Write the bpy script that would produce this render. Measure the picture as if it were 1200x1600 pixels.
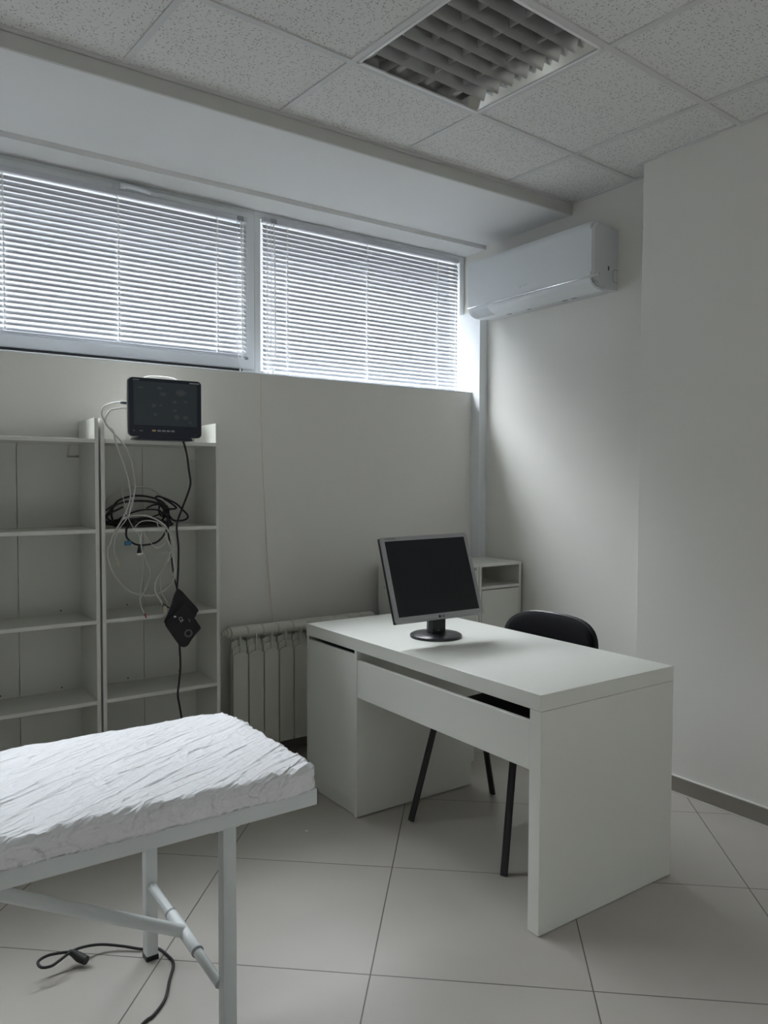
import bpy, bmesh, math, random
from mathutils import Vector, Matrix, noise
random.seed(7)
for o in list(bpy.data.objects): bpy.data.objects.remove(o)
scn = bpy.context.scene
COL = scn.collection
PI = math.pi

# ------------------------------------------------------------------ camera
CAMZ = 1.3622
cam_d = bpy.data.cameras.new('camera'); cam = bpy.data.objects.new('camera', cam_d); COL.objects.link(cam)
R_ = Vector((0.81745268, -0.57598447, 0.00360657)); U_ = Vector((0.02017465, 0.03488889, 0.99918754)); F_ = Vector((0.57564234, 0.81671577, -0.0401403))
cam.matrix_world = Matrix(((R_.x, U_.x, -F_.x, 0), (R_.y, U_.y, -F_.y, 0), (R_.z, U_.z, -F_.z, CAMZ), (0, 0, 0, 1)))
cam_d.sensor_fit = 'VERTICAL'; cam_d.sensor_height = 24.0; cam_d.lens = 1214.44 / 1600 * 24
cam_d.clip_start = 0.02; cam_d.clip_end = 100
scn.camera = cam

# ------------------------------------------------------------------ sky light and exposure
SKY, SKY_LOW = 36.0, 0.85
world = bpy.data.worlds.new('overcast_sky'); scn.world = world; world.use_nodes = True
bg = world.node_tree.nodes['Background']
bg.inputs[0].default_value = (0.90, 0.95, 1.0, 1)
# overcast sky: dull near the horizon (haze and facades across the street), bright higher up
wt = world.node_tree; wc = wt.nodes.new('ShaderNodeTexCoord'); wsx = wt.nodes.new('ShaderNodeSeparateXYZ'); wmr = wt.nodes.new('ShaderNodeMapRange')
wmr.interpolation_type = 'SMOOTHSTEP'
wt.links.new(wc.outputs['Generated'], wsx.inputs[0]); wt.links.new(wsx.outputs['Z'], wmr.inputs['Value'])
wmr.inputs['From Min'].default_value = math.sin(math.radians(24)); wmr.inputs['From Max'].default_value = math.sin(math.radians(48))
wmr.inputs['To Min'].default_value = SKY_LOW; wmr.inputs['To Max'].default_value = SKY
wt.links.new(wmr.outputs[0], bg.inputs[1])
vs = scn.view_settings
vs.view_transform = 'Standard'; vs.look = 'None'; vs.gamma = 1; vs.use_curve_mapping = False
vs.exposure = 0.27

def portal(x0, x1, z0, z1, y, face=-1):
    l = bpy.data.lights.new('sky_portal', 'AREA'); l.shape = 'RECTANGLE'; l.size = x1 - x0; l.size_y = z1 - z0
    l.cycles.is_portal = True
    o = bpy.data.objects.new('sky_portal', l); COL.objects.link(o)
    o.location = ((x0 + x1) / 2, y, (z0 + z1) / 2); o.rotation_euler = (PI / 2 if face > 0 else -PI / 2, 0, 0)
    return o
portal(0.36, 1.72, 1.88, 2.71, 3.70); portal(1.74, 3.12, 1.88, 2.71, 3.70); portal(-1.1, 0.34, 1.88, 2.71, 3.70)
portal(0.45, 2.05, 0.9, 2.05, -1.68, face=1)

# ------------------------------------------------------------------ materials
def mat(name, col, rough=0.5, metal=0.0, spec=0.5, var=0.0, vscale=6.0, bump=0.0, bscale=200.0, emit=None, sheen=0.0, coat=0.0):
    m = bpy.data.materials.new(name); m.use_nodes = True
    nt = m.node_tree; b = nt.nodes['Principled BSDF']
    b.inputs['Base Color'].default_value = (*col, 1); b.inputs['Roughness'].default_value = rough
    b.inputs['Metallic'].default_value = metal; b.inputs['Specular IOR Level'].default_value = spec
    b.inputs['Sheen Weight'].default_value = sheen; b.inputs['Coat Weight'].default_value = coat
    tc = nt.nodes.new('ShaderNodeTexCoord')
    if var > 0:
        n = nt.nodes.new('ShaderNodeTexNoise'); n.inputs['Scale'].default_value = vscale; n.inputs['Detail'].default_value = 4
        nt.links.new(tc.outputs['Object'], n.inputs['Vector'])
        mx = nt.nodes.new('ShaderNodeMix'); mx.data_type = 'RGBA'
        mx.inputs[6].default_value = (*[c * (1 - var) for c in col], 1); mx.inputs[7].default_value = (*[min(1, c * (1 + var)) for c in col], 1)
        nt.links.new(n.outputs['Fac'], mx.inputs[0]); nt.links.new(mx.outputs[2], b.inputs['Base Color'])
    if bump > 0:
        n = nt.nodes.new('ShaderNodeTexNoise'); n.inputs['Scale'].default_value = bscale; n.inputs['Detail'].default_value = 3
        nt.links.new(tc.outputs['Object'], n.inputs['Vector'])
        bp = nt.nodes.new('ShaderNodeBump'); bp.inputs['Strength'].default_value = bump; bp.inputs['Distance'].default_value = 0.002
        nt.links.new(n.outputs['Fac'], bp.inputs['Height']); nt.links.new(bp.outputs['Normal'], b.inputs['Normal'])
    if emit:
        b.inputs['Emission Color'].default_value = (*emit, 1); b.inputs['Emission Strength'].default_value = 1
    return m

M = {}
M['wall'] = mat('wall_paint', (0.80, 0.79, 0.745), 0.75, var=0.015, vscale=2.5, bump=0.12, bscale=60)
M['soffit'] = mat('soffit_paint', (0.80, 0.80, 0.79), 0.6, var=0.01, vscale=2.0)
M['fascia'] = mat('fascia_paint', (0.62, 0.62, 0.59), 0.7, var=0.02)
M['tee'] = mat('ceiling_tee_paint', (0.66, 0.66, 0.65), 0.45, var=0.01)
M['pvc'] = mat('white_pvc', (0.80, 0.83, 0.85), 0.28, var=0.01)
M['gap'] = mat('black_gasket', (0.03, 0.03, 0.035), 0.6, var=0.05)
M['slat'] = mat('slat_enamel', (0.56, 0.58, 0.62), 0.35, var=0.02)
M['cord'] = mat('white_cord', (0.93, 0.93, 0.92), 0.6, var=0.02)
M['skirt'] = mat('skirting_tile', (0.27, 0.25, 0.22), 0.35, var=0.05, vscale=9)
M['grout'] = mat('white_grout', (0.68, 0.67, 0.64), 0.8, var=0.03)
M['shelf'] = mat('white_foil', (0.74, 0.745, 0.69), 0.45, var=0.012, vscale=4)
M['shelf_back'] = mat('white_hardboard', (0.68, 0.685, 0.63), 0.6, var=0.015, vscale=3)
M['desk'] = mat('white_laminate', (0.79, 0.80, 0.745), 0.33, var=0.02, vscale=5, bump=0.03, bscale=400)
M['hole'] = mat('dark_hole', (0.04, 0.04, 0.04), 0.8, var=0.05)
M['radiator'] = mat('radiator_enamel', (0.66, 0.66, 0.58), 0.35, var=0.015)
M['steel'] = mat('powder_coated_steel', (0.76, 0.80, 0.80), 0.4, var=0.02, vscale=12)
M['black_plastic'] = mat('black_plastic', (0.012, 0.013, 0.016), 0.35, var=0.1)
M['rubber'] = mat('black_rubber', (0.012, 0.012, 0.013), 0.5, var=0.1)
M['silver'] = mat('silver_plastic', (0.46, 0.47, 0.48), 0.35, metal=0.25, var=0.02)
M['screen'] = mat('dark_screen', (0.006, 0.010, 0.014), 0.28, var=0.2)
M['fabric'] = mat('black_fabric', (0.006, 0.006, 0.008), 0.9, var=0.15, vscale=60, bump=0.4, bscale=700, spec=0.2)
M['black_metal'] = mat('black_metal', (0.012, 0.012, 0.013), 0.4, var=0.1)
M['chrome'] = mat('chrome', (0.75, 0.75, 0.76), 0.15, metal=1.0, var=0.02)
M['alu'] = mat('louver_aluminium', (0.62, 0.63, 0.62), 0.22, metal=0.9, var=0.02)
M['blade'] = mat('louvre_satin_aluminium', (0.44, 0.44, 0.43), 0.32, metal=0.8, var=0.02)
M['mirror'] = mat('polished_reflector', (0.88, 0.88, 0.87), 0.14, metal=0.95, var=0.02)
M['fixture'] = mat('fixture_enamel', (0.85, 0.85, 0.85), 0.3, var=0.01)
M['tube'] = mat('tube_glass', (0.80, 0.80, 0.80), 0.2, var=0.01)
M['ac'] = mat('ac_plastic', (0.76, 0.79, 0.81), 0.3, var=0.008)
M['ac_side'] = mat('ac_side_plastic', (0.66, 0.68, 0.69), 0.4, var=0.01)
M['navy'] = mat('navy_plastic', (0.006, 0.012, 0.028), 0.35, var=0.1)
M['offwhite'] = mat('offwhite_plastic', (0.72, 0.72, 0.68), 0.4, var=0.02)
M['grey_mark'] = mat('grey_print', (0.30, 0.31, 0.33), 0.5, var=0.03)
M['amber'] = mat('amber_print', (0.55, 0.42, 0.16), 0.5, var=0.03)
M['white_mark'] = mat('white_print', (0.75, 0.77, 0.78), 0.4, var=0.02)
M['grey_cable'] = mat('grey_cable', (0.58, 0.58, 0.55), 0.45, var=0.03)
M['pale_cable'] = mat('pale_cable', (0.70, 0.70, 0.66), 0.45, var=0.03)
M['blue'] = mat('blue_plastic', (0.03, 0.17, 0.30), 0.4, var=0.05)
M['beige'] = mat('beige_plastic', (0.55, 0.50, 0.38), 0.5, var=0.05)
M['red'] = mat('red_plastic', (0.40, 0.05, 0.04), 0.4, var=0.05)
M['cuff'] = mat('black_nylon', (0.022, 0.022, 0.024), 0.75, var=0.15, vscale=40, bump=0.3, bscale=900)
M['wire'] = mat('tan_wire', (0.86, 0.76, 0.62), 0.5, var=0.04)
M['sheet'] = mat('white_sheet', (0.90, 0.91, 0.93), 0.42, var=0.015, vscale=15, bump=0.25, bscale=140, spec=0.4)
def crease(m):
    nt = m.node_tree; b = nt.nodes['Principled BSDF']; tc = nt.nodes.new('ShaderNodeTexCoord')
    hs = []
    for sc, rot, dd in (((2.2, 20, 14), 31, 1.0), ((4.5, 42, 30), 24, .55), ((11, 16, 22), 70, .45), ((30, 34, 40), 10, .22)):
        r_ = nt.nodes.new('ShaderNodeVectorRotate'); r_.rotation_type = 'Z_AXIS'; r_.inputs['Angle'].default_value = -math.radians(rot); nt.links.new(tc.outputs['Object'], r_.inputs['Vector'])
        mu = nt.nodes.new('ShaderNodeVectorMath'); mu.operation = 'MULTIPLY'; nt.links.new(r_.outputs[0], mu.inputs[0]); mu.inputs[1].default_value = sc
        n = nt.nodes.new('ShaderNodeTexNoise'); n.inputs['Scale'].default_value = 1.0; n.inputs['Detail'].default_value = 1.5; n.inputs['Distortion'].default_value = .4; nt.links.new(mu.outputs[0], n.inputs['Vector'])
        a = nmath(nt, 'ABSOLUTE', nmath(nt, 'SUBTRACT', n.outputs['Fac'], .5))
        hs.append(nmath(nt, 'MULTIPLY', nmath(nt, 'SUBTRACT', 1.0, nmath(nt, 'MINIMUM', nmath(nt, 'MULTIPLY', a, 9.0), 1.0)), dd))
    h = hs[0]
    for x in hs[1:]: h = nmath(nt, 'ADD', h, x)
    bp = nt.nodes.new('ShaderNodeBump'); bp.inputs['Strength'].default_value = .55; bp.inputs['Distance'].default_value = .006
    nt.links.new(h, bp.inputs['Height']); nt.links.new(bp.outputs['Normal'], b.inputs['Normal'])
M['mattress'] = mat('white_vinyl', (0.80, 0.80, 0.78), 0.5, var=0.02)

def glass_mat():
    m = bpy.data.materials.new('window_glass'); m.use_nodes = True; nt = m.node_tree
    for n in list(nt.nodes):
        if n.type != 'OUTPUT_MATERIAL': nt.nodes.remove(n)
    out = nt.nodes[0]
    t = nt.nodes.new('ShaderNodeBsdfTransparent'); g = nt.nodes.new('ShaderNodeBsdfGlossy'); g.inputs['Roughness'].default_value = 0.02
    mx = nt.nodes.new('ShaderNodeMixShader')
    mx.inputs[0].default_value = 0.06; nt.links.new(t.outputs[0], mx.inputs[1]); nt.links.new(g.outputs[0], mx.inputs[2])
    nt.links.new(mx.outputs[0], out.inputs[0]); return m
M['glass'] = glass_mat()

def nmath(nt, op, a, b=None, c=None):
    n = nt.nodes.new('ShaderNodeMath'); n.operation = op
    for i, v in enumerate((a, b, c)):
        if v is None: continue
        if isinstance(v, (int, float)): n.inputs[i].default_value = v
        else: nt.links.new(v, n.inputs[i])
    return n.outputs[0]
def ndot(nt, vec, d):
    n = nt.nodes.new('ShaderNodeVectorMath'); n.operation = 'DOT_PRODUCT'; nt.links.new(vec, n.inputs[0]); n.inputs[1].default_value = d
    return n.outputs['Value']

def floor_mat():
    m = mat('porcelain_floor_tiles', (0.50, 0.48, 0.445), 0.33, spec=0.5); nt = m.node_tree; b = nt.nodes['Principled BSDF']
    tc = nt.nodes.new('ShaderNodeTexCoord'); P = tc.outputs['Object']
    th = math.radians(48.45); T = 0.6015; x0, y0 = 1.577, 2.179
    du = (math.cos(th), math.sin(th), 0); dv = (-math.sin(th), math.cos(th), 0)
    u = nmath(nt, 'DIVIDE', nmath(nt, 'SUBTRACT', ndot(nt, P, du), x0 * du[0] + y0 * du[1]), T)
    v = nmath(nt, 'DIVIDE', nmath(nt, 'SUBTRACT', ndot(nt, P, dv), x0 * dv[0] + y0 * dv[1]), T)
    def edge(w):
        f = nmath(nt, 'FRACT', w); return nmath(nt, 'MINIMUM', f, nmath(nt, 'SUBTRACT', 1.0, f))
    e = nmath(nt, 'MINIMUM', edge(u), edge(v))
    g = nmath(nt, 'SMOOTH_MIN', 1.0, nmath(nt, 'MAXIMUM', nmath(nt, 'DIVIDE', nmath(nt, 'SUBTRACT', e, 0.0021), 0.0018), 0.0), 0.05)
    cb = nt.nodes.new('ShaderNodeCombineXYZ')
    nt.links.new(nmath(nt, 'FLOOR', u), cb.inputs[0]); nt.links.new(nmath(nt, 'FLOOR', v), cb.inputs[1])
    wn = nt.nodes.new('ShaderNodeTexWhiteNoise'); nt.links.new(cb.outputs[0], wn.inputs['Vector'])
    n1 = nt.nodes.new('ShaderNodeTexNoise'); n1.inputs['Scale'].default_value = 3.2; n1.inputs['Detail'].default_value = 6; nt.links.new(P, n1.inputs['Vector'])
    k = nmath(nt, 'ADD', nmath(nt, 'MULTIPLY', n1.outputs['Fac'], 0.75), nmath(nt, 'MULTIPLY', wn.outputs['Value'], 0.25))
    mx = nt.nodes.new('ShaderNodeMix'); mx.data_type = 'RGBA'; nt.links.new(k, mx.inputs[0])
    mx.inputs[6].default_value = (0.42, 0.395, 0.355, 1); mx.inputs[7].default_value = (0.53, 0.505, 0.465, 1)
    m2 = nt.nodes.new('ShaderNodeMix'); m2.data_type = 'RGBA'; nt.links.new(g, m2.inputs[0])
    m2.inputs[6].default_value = (0.13, 0.12, 0.105, 1); nt.links.new(mx.outputs[2], m2.inputs[7])
    nt.links.new(m2.outputs[2], b.inputs['Base Color'])
    bp = nt.nodes.new('ShaderNodeBump'); bp.inputs['Strength'].default_value = 0.6; bp.inputs['Distance'].default_value = 0.0015
    nt.links.new(g, bp.inputs['Height']); nt.links.new(bp.outputs['Normal'], b.inputs['Normal'])
    n3 = nt.nodes.new('ShaderNodeTexNoise'); n3.inputs['Scale'].default_value = 9; nt.links.new(P, n3.inputs['Vector'])
    nt.links.new(nmath(nt, 'ADD', nmath(nt, 'MULTIPLY', n3.outputs['Fac'], 0.15), 0.32), b.inputs['Roughness'])
    return m
M['floor'] = floor_mat()
crease(M['sheet'])

def ceiling_mat():
    m = mat('mineral_ceiling_tile', (0.64, 0.64, 0.63), 0.9, spec=0.2); nt = m.node_tree; b = nt.nodes['Principled BSDF']
    tc = nt.nodes.new('ShaderNodeTexCoord'); P = tc.outputs['Object']
    masks = []
    for sc, ln, wd, thr, off in ((55, 0.0060, 0.0013, 0.42, 0.0), (80, 0.0038, 0.0010, 0.35, 3.3)):
        mp = nt.nodes.new('ShaderNodeVectorMath'); mp.operation = 'ADD'; nt.links.new(P, mp.inputs[0]); mp.inputs[1].default_value = (off, off * 1.7, 0)
        fl = nt.nodes.new('ShaderNodeVectorMath'); fl.operation = 'MULTIPLY'; nt.links.new(mp.outputs[0], fl.inputs[0]); fl.inputs[1].default_value = (1, 1, 0)
        vo = nt.nodes.new('ShaderNodeTexVoronoi'); vo.voronoi_dimensions = '2D'; vo.inputs['Scale'].default_value = sc; nt.links.new(fl.outputs[0], vo.inputs['Vector'])
        sb = nt.nodes.new('ShaderNodeVectorMath'); sb.operation = 'SUBTRACT'; nt.links.new(fl.outputs[0], sb.inputs[0]); nt.links.new(vo.outputs['Position'], sb.inputs[1])
        sp = nt.nodes.new('ShaderNodeSeparateColor'); nt.links.new(vo.outputs['Color'], sp.inputs[0])
        ro = nt.nodes.new('ShaderNodeVectorRotate'); ro.rotation_type = 'Z_AXIS'; nt.links.new(sb.outputs[0], ro.inputs['Vector'])
        nt.links.new(nmath(nt, 'MULTIPLY', sp.outputs[0], 3.1416), ro.inputs['Angle'])
        di = nt.nodes.new('ShaderNodeVectorMath'); di.operation = 'MULTIPLY'; nt.links.new(ro.outputs[0], di.inputs[0]); di.inputs[1].default_value = (1 / ln, 1 / wd, 0)
        le = nt.nodes.new('ShaderNodeVectorMath'); le.operation = 'LENGTH'; nt.links.new(di.outputs[0], le.inputs[0])
        masks.append(nmath(nt, 'MULTIPLY', nmath(nt, 'LESS_THAN', le.outputs['Value'], 1.0), nmath(nt, 'LESS_THAN', sp.outputs[1], thr)))
    k = nmath(nt, 'MAXIMUM', masks[0], masks[1])
    n1 = nt.nodes.new('ShaderNodeTexNoise'); n1.inputs['Scale'].default_value = 130; n1.inputs['Detail'].default_value = 3; nt.links.new(P, n1.inputs['Vector'])
    mx = nt.nodes.new('ShaderNodeMix'); mx.data_type = 'RGBA'; nt.links.new(n1.outputs['Fac'], mx.inputs[0])
    mx.inputs[6].default_value = (0.70, 0.70, 0.68, 1); mx.inputs[7].default_value = (0.84, 0.84, 0.82, 1)
    m2 = nt.nodes.new('ShaderNodeMix'); m2.data_type = 'RGBA'; nt.links.new(k, m2.inputs[0])
    nt.links.new(mx.outputs[2], m2.inputs[6]); m2.inputs[7].default_value = (0.33, 0.32, 0.30, 1)
    nt.links.new(m2.outputs[2], b.inputs['Base Color'])
    return m
M['ceiling'] = ceiling_mat()

BLOBS = [((px - 256.7) * .00272, .147 - (py - 633) * .00272, rx * .00272, ry * .00272) for px, py, rx, ry in
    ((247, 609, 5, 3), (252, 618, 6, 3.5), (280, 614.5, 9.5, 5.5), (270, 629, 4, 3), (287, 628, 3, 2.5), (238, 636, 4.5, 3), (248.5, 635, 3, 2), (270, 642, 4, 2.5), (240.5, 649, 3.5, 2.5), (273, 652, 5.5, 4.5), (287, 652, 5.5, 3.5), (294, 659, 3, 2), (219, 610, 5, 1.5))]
def blob_mat():  # grey screen colour with paler elliptical blobs mixed in
    m = mat('blotchy_grey_screen', (0.035, 0.045, 0.055), 0.35); nt = m.node_tree; b = nt.nodes['Principled BSDF']
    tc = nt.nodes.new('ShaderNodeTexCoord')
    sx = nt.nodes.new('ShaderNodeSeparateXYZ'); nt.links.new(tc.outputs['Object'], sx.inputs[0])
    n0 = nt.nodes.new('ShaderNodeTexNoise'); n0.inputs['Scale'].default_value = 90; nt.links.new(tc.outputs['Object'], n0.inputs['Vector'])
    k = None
    for cx_, cz_, rx_, rz_ in BLOBS:
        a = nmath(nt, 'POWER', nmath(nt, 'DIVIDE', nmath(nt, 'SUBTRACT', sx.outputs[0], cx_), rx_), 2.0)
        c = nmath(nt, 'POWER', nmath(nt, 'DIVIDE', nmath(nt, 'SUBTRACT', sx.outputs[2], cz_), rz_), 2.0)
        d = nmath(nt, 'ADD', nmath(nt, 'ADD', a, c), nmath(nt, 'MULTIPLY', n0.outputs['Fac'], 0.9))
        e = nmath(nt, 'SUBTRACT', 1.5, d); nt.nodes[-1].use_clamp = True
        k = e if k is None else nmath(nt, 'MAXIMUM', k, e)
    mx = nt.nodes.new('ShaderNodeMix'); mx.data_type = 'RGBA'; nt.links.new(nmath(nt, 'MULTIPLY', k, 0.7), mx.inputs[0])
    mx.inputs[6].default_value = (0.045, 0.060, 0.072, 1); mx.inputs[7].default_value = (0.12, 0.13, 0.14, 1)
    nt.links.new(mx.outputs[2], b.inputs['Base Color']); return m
M['blob_screen'] = blob_mat()

# ------------------------------------------------------------------ helpers
WM = {}
def obj(name, bm, m, parent=None, smooth=False):
    if parent is not None: bm.transform(WM[parent.name].inverted())
    bmesh.ops.recalc_face_normals(bm, faces=bm.faces)
    me = bpy.data.meshes.new(name); bm.to_mesh(me); bm.free()
    me.materials.append(M[m] if isinstance(m, str) else m)
    if smooth:
        for p in me.polygons: p.use_smooth = True
        if smooth != 'all':
            try: me.set_sharp_from_angle(angle=math.radians(35))
            except Exception: pass
    o = bpy.data.objects.new(name, me); COL.objects.link(o)
    if parent is not None: o.parent = parent; WM[o.name] = WM[parent.name]
    else: WM[o.name] = Matrix.Identity(4)
    return o
def tag(o, label, cat, group=None, kind=None):
    o['label'] = label; o['category'] = cat
    if group: o['group'] = group
    if kind: o['kind'] = kind
    return o
def struct(name, bm, m, smooth=False):
    o = obj(name, bm, m, smooth=smooth); o['kind'] = 'structure'; return o
def thing(name, label, cat, loc=(0, 0, 0), rz=0.0, group=None):
    o = bpy.data.objects.new(name, None); o.empty_display_size = 0.05; COL.objects.link(o)
    o.location = loc; o.rotation_euler = (0, 0, rz); tag(o, label, cat, group)
    WM[o.name] = Matrix.Translation(loc) @ Matrix.Rotation(rz, 4, 'Z'); return o
def B(*boxes, bev=0.0, seg=2, mtx=None):
    """each box: x0,x1,y0,y1,z0,z1"""
    bm = bmesh.new()
    for b in boxes: addbox(bm, *b, bev=bev, seg=seg)
    if mtx is not None: bm.transform(mtx)
    return bm
def addbox(bm, x0, x1, y0, y1, z0, z1, bev=0.0, seg=2, mtx=None):
    vs_ = [bm.verts.new((x, y, z)) for x in (x0, x1) for y in (y0, y1) for z in (z0, z1)]
    fs = [bm.faces.new([vs_[i] for i in q]) for q in ((0, 1, 3, 2), (4, 6, 7, 5), (0, 4, 5, 1), (2, 3, 7, 6), (0, 2, 6, 4), (1, 5, 7, 3))]
    if mtx is not None:
        for v in vs_: v.co = mtx @ v.co
    if bev > 0:
        es = list({e for f in fs for e in f.edges})
        bmesh.ops.bevel(bm, geom=es, offset=bev, segments=seg, profile=0.5, affect='EDGES')
    return bm
def prism(bm, poly, axis, a0, a1):
    """extrude a 2-D polygon along axis; poly coords are the two other axes in order"""
    def P(p, a):
        return {'x': (a, p[0], p[1]), 'y': (p[0], a, p[1]), 'z': (p[0], p[1], a)}[axis]
    A = [bm.verts.new(P(p, a0)) for p in poly]; C = [bm.verts.new(P(p, a1)) for p in poly]
    n = len(poly)
    for i in range(n): bm.faces.new((A[i], A[(i + 1) % n], C[(i + 1) % n], C[i]))
    bm.faces.new(A[::-1]); bm.faces.new(C)
    return bm
def catmull(pts, k=6, closed=False):
    P = [Vector(p) for p in pts]; out = []; n = len(P)
    rng = range(n if closed else n - 1)
    for i in rng:
        if closed: p0, p1, p2, p3 = P[(i - 1) % n], P[i], P[(i + 1) % n], P[(i + 2) % n]
        else: p0, p1, p2, p3 = P[max(i - 1, 0)], P[i], P[i + 1], P[min(i + 2, n - 1)]
        for j in range(k):
            t = j / k
            out.append(0.5 * ((2 * p1) + (p2 - p0) * t + (2 * p0 - 5 * p1 + 4 * p2 - p3) * t * t + (3 * p1 - p0 - 3 * p2 + p3) * t ** 3))
    if not closed: out.append(P[-1])
    return out
def tube(bm, pts, r, seg=8, closed=False, smoothk=0, rz=None):
    P = catmull(pts, smoothk, closed) if smoothk else [Vector(p) for p in pts]
    n = len(P); rings = []
    t0 = (P[1] - P[0]).normalized(); up = Vector((0, 0, 1)) if abs(t0.z) < 0.9 else Vector((0, 1, 0))
    u = t0.cross(up).normalized()
    for i in range(n):
        if closed: t = (P[(i + 1) % n] - P[i - 1])
        else: t = P[min(i + 1, n - 1)] - P[max(i - 1, 0)]
        if t.length < 1e-9: t = t0.copy()
        t.normalize(); u = (u - t * u.dot(t))
        if u.length < 1e-6: u = t.orthogonal()
        u.normalize(); w = t.cross(u)
        if isinstance(r, (list, tuple)):
            f_ = i / (n - 1) * (len(r) - 1); k0 = min(int(f_), len(r) - 2); rr = r[k0] + (r[k0 + 1] - r[k0]) * (f_ - k0)
        else: rr = r
        r2 = rr * (rz or 1.0)
        rings.append([bm.verts.new(P[i] + u * math.cos(2 * PI * k / seg) * rr + w * math.sin(2 * PI * k / seg) * r2) for k in range(seg)])
    m = n if closed else n - 1
    for i in range(m):
        a, b = rings[i], rings[(i + 1) % n]
        for k in range(seg): bm.faces.new((a[k], a[(k + 1) % seg], b[(k + 1) % seg], b[k]))
    if not closed: bm.faces.new(rings[0][::-1]); bm.faces.new(rings[-1])
    return bm
def T(pts, r, **kw): return tube(bmesh.new(), pts, r, **kw)
def lathe(bm, prof, c, seg=32, axis='z'):
    rings = []
    for (r, h) in prof:
        ring = []
        for k in range(seg):
            a = 2 * PI * k / seg; x, y = r * math.cos(a), r * math.sin(a)
            v = {'z': (x, y, h), 'x': (h, x, y), 'y': (x, h, y)}[axis]
            ring.append(bm.verts.new(Vector(c) + Vector(v)))
        rings.append(ring)
    for a, b in zip(rings[:-1], rings[1:]):
        for k in range(seg): bm.faces.new((a[k], a[(k + 1) % seg], b[(k + 1) % seg], b[k]))
    bm.faces.new(rings[0][::-1]); bm.faces.new(rings[-1]); return bm
def text(s, size, depth=0.0006):
    cu = bpy.data.curves.new('t', 'FONT'); cu.body = s; cu.size = size; cu.extrude = depth; cu.align_x = 'CENTER'; cu.align_y = 'CENTER'
    o = bpy.data.objects.new('t', cu); COL.objects.link(o)
    dg = bpy.context.evaluated_depsgraph_get(); me = bpy.data.meshes.new_from_object(o.evaluated_get(dg))
    bm = bmesh.new(); bm.from_mesh(me); bpy.data.objects.remove(o); bpy.data.curves.remove(cu); bpy.data.meshes.remove(me)
    return bm
def frame_m(o, r, u):
    """matrix placing local x along r, y along u, z out"""
    r = Vector(r).normalized(); u = Vector(u).normalized(); n = r.cross(u)
    return Matrix(((r.x, u.x, n.x, o[0]), (r.y, u.y, n.y, o[1]), (r.z, u.z, n.z, o[2]), (0, 0, 0, 1)))
def roundrect(w, h, r, n=6):
    pts = []
    for cx, cy, a0 in ((w / 2 - r, h / 2 - r, 0), (-w / 2 + r, h / 2 - r, 90), (-w / 2 + r, -h / 2 + r, 180), (w / 2 - r, -h / 2 + r, 270)):
        for k in range(n + 1):
            a = math.radians(a0 + 90 * k / n); pts.append((cx + r * math.cos(a), cy + r * math.sin(a)))
    return pts

# ------------------------------------------------------------------ room shell
XR, XP, YP, YW, YF, XL, YB = 3.124, 2.99, 2.23, 3.46, 3.60, -1.15, -1.6
ZC, ZS, ZR, SILL = 2.785, 2.732, 2.708, 1.876
struct('floor', B((XL - .1, XR + .1, YB - .1, YW + .3, -0.06, 0.0)), 'floor')
struct('wall_window', B((XL - .1, XR, YW, YW + .28, 0, SILL)), 'wall')
bm = B((XL - .1, XR, 3.41, YW + .28, ZR, 3.05)); struct('wall_lintel', bm, 'soffit')
struct('wall_right', B((XR, XR + .12, YP - .05, YW + .28, 0, 3.05)), 'wall')
struct('wall_pillar', B((XP, XR + .12, YB - .1, YP, 0, 3.05), bev=0.003), 'wall')
struct('wall_left', B((XL - .1, XL, YB - .1, YW + .28, 0, 3.05)), 'wall')
WB = (.45, 2.05, .9, 2.05)   # unseen opening added behind the camera for fill daylight
struct('wall_back', B((XL - .1, WB[0], YB - .1, YB, 0, 3.05), (WB[1], XR, YB - .1, YB, 0, 3.05), (WB[0], WB[1], YB - .1, YB, 0, WB[2]), (WB[0], WB[1], YB - .1, YB, WB[3], 3.05)), 'wall')
struct('ceiling_soffit', B((XL, XR, 2.766, 3.412, ZS, 3.05)), 'soffit')
struct('trim_fascia', B((XL, XR - 0.002, 2.757, 2.770, ZS - 0.002, ZC - 0.0015), bev=0.002), 'fascia')
# suspended ceiling: tile field with a real opening for the light fixture
G0, GT, GA = Vector((2.067, 2.315)), 0.602, math.radians(3.4)
def GP(i, j): return G0 + Vector((GT * (i * math.cos(GA) - j * math.sin(GA)), GT * (i * math.sin(GA) + j * math.cos(GA))))
bm = bmesh.new()
outer = [(XL, YB), (XR, YB), (XR, 2.757), (XL, 2.757)]
inner = [GP(-1 + .02, -1 + .02), GP(-.02, -1 + .02), GP(-.02, -.02), GP(-1 + .02, -.02)]
for zz in (ZC + .006, ZC + .021):
    vo = [bm.verts.new((x, y, zz)) for x, y in outer]; vi = [bm.verts.new((p.x, p.y, zz)) for p in inner]
    for k in range(4): bm.faces.new((vo[k], vo[(k + 1) % 4], vi[(k + 1) % 4], vi[k]))
struct('ceiling', bm, 'ceiling')
struct('ceiling_slab', B((XL - .1, XR + .12, YB - .1, YW + .28, 3.05, 3.12)), 'fascia')
bm = bmesh.new()
def clipseg(a, b):
    """clip a grid line to the L-shaped room"""
    pts = []; n = 900
    for k in range(n + 1):
        p = a.lerp(b, k / n)
        if XL < p.x < (XR if p.y > YP else XP) and YB < p.y < 2.757: pts.append(p)
    return (pts[0], pts[-1]) if len(pts) > 2 else None
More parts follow.
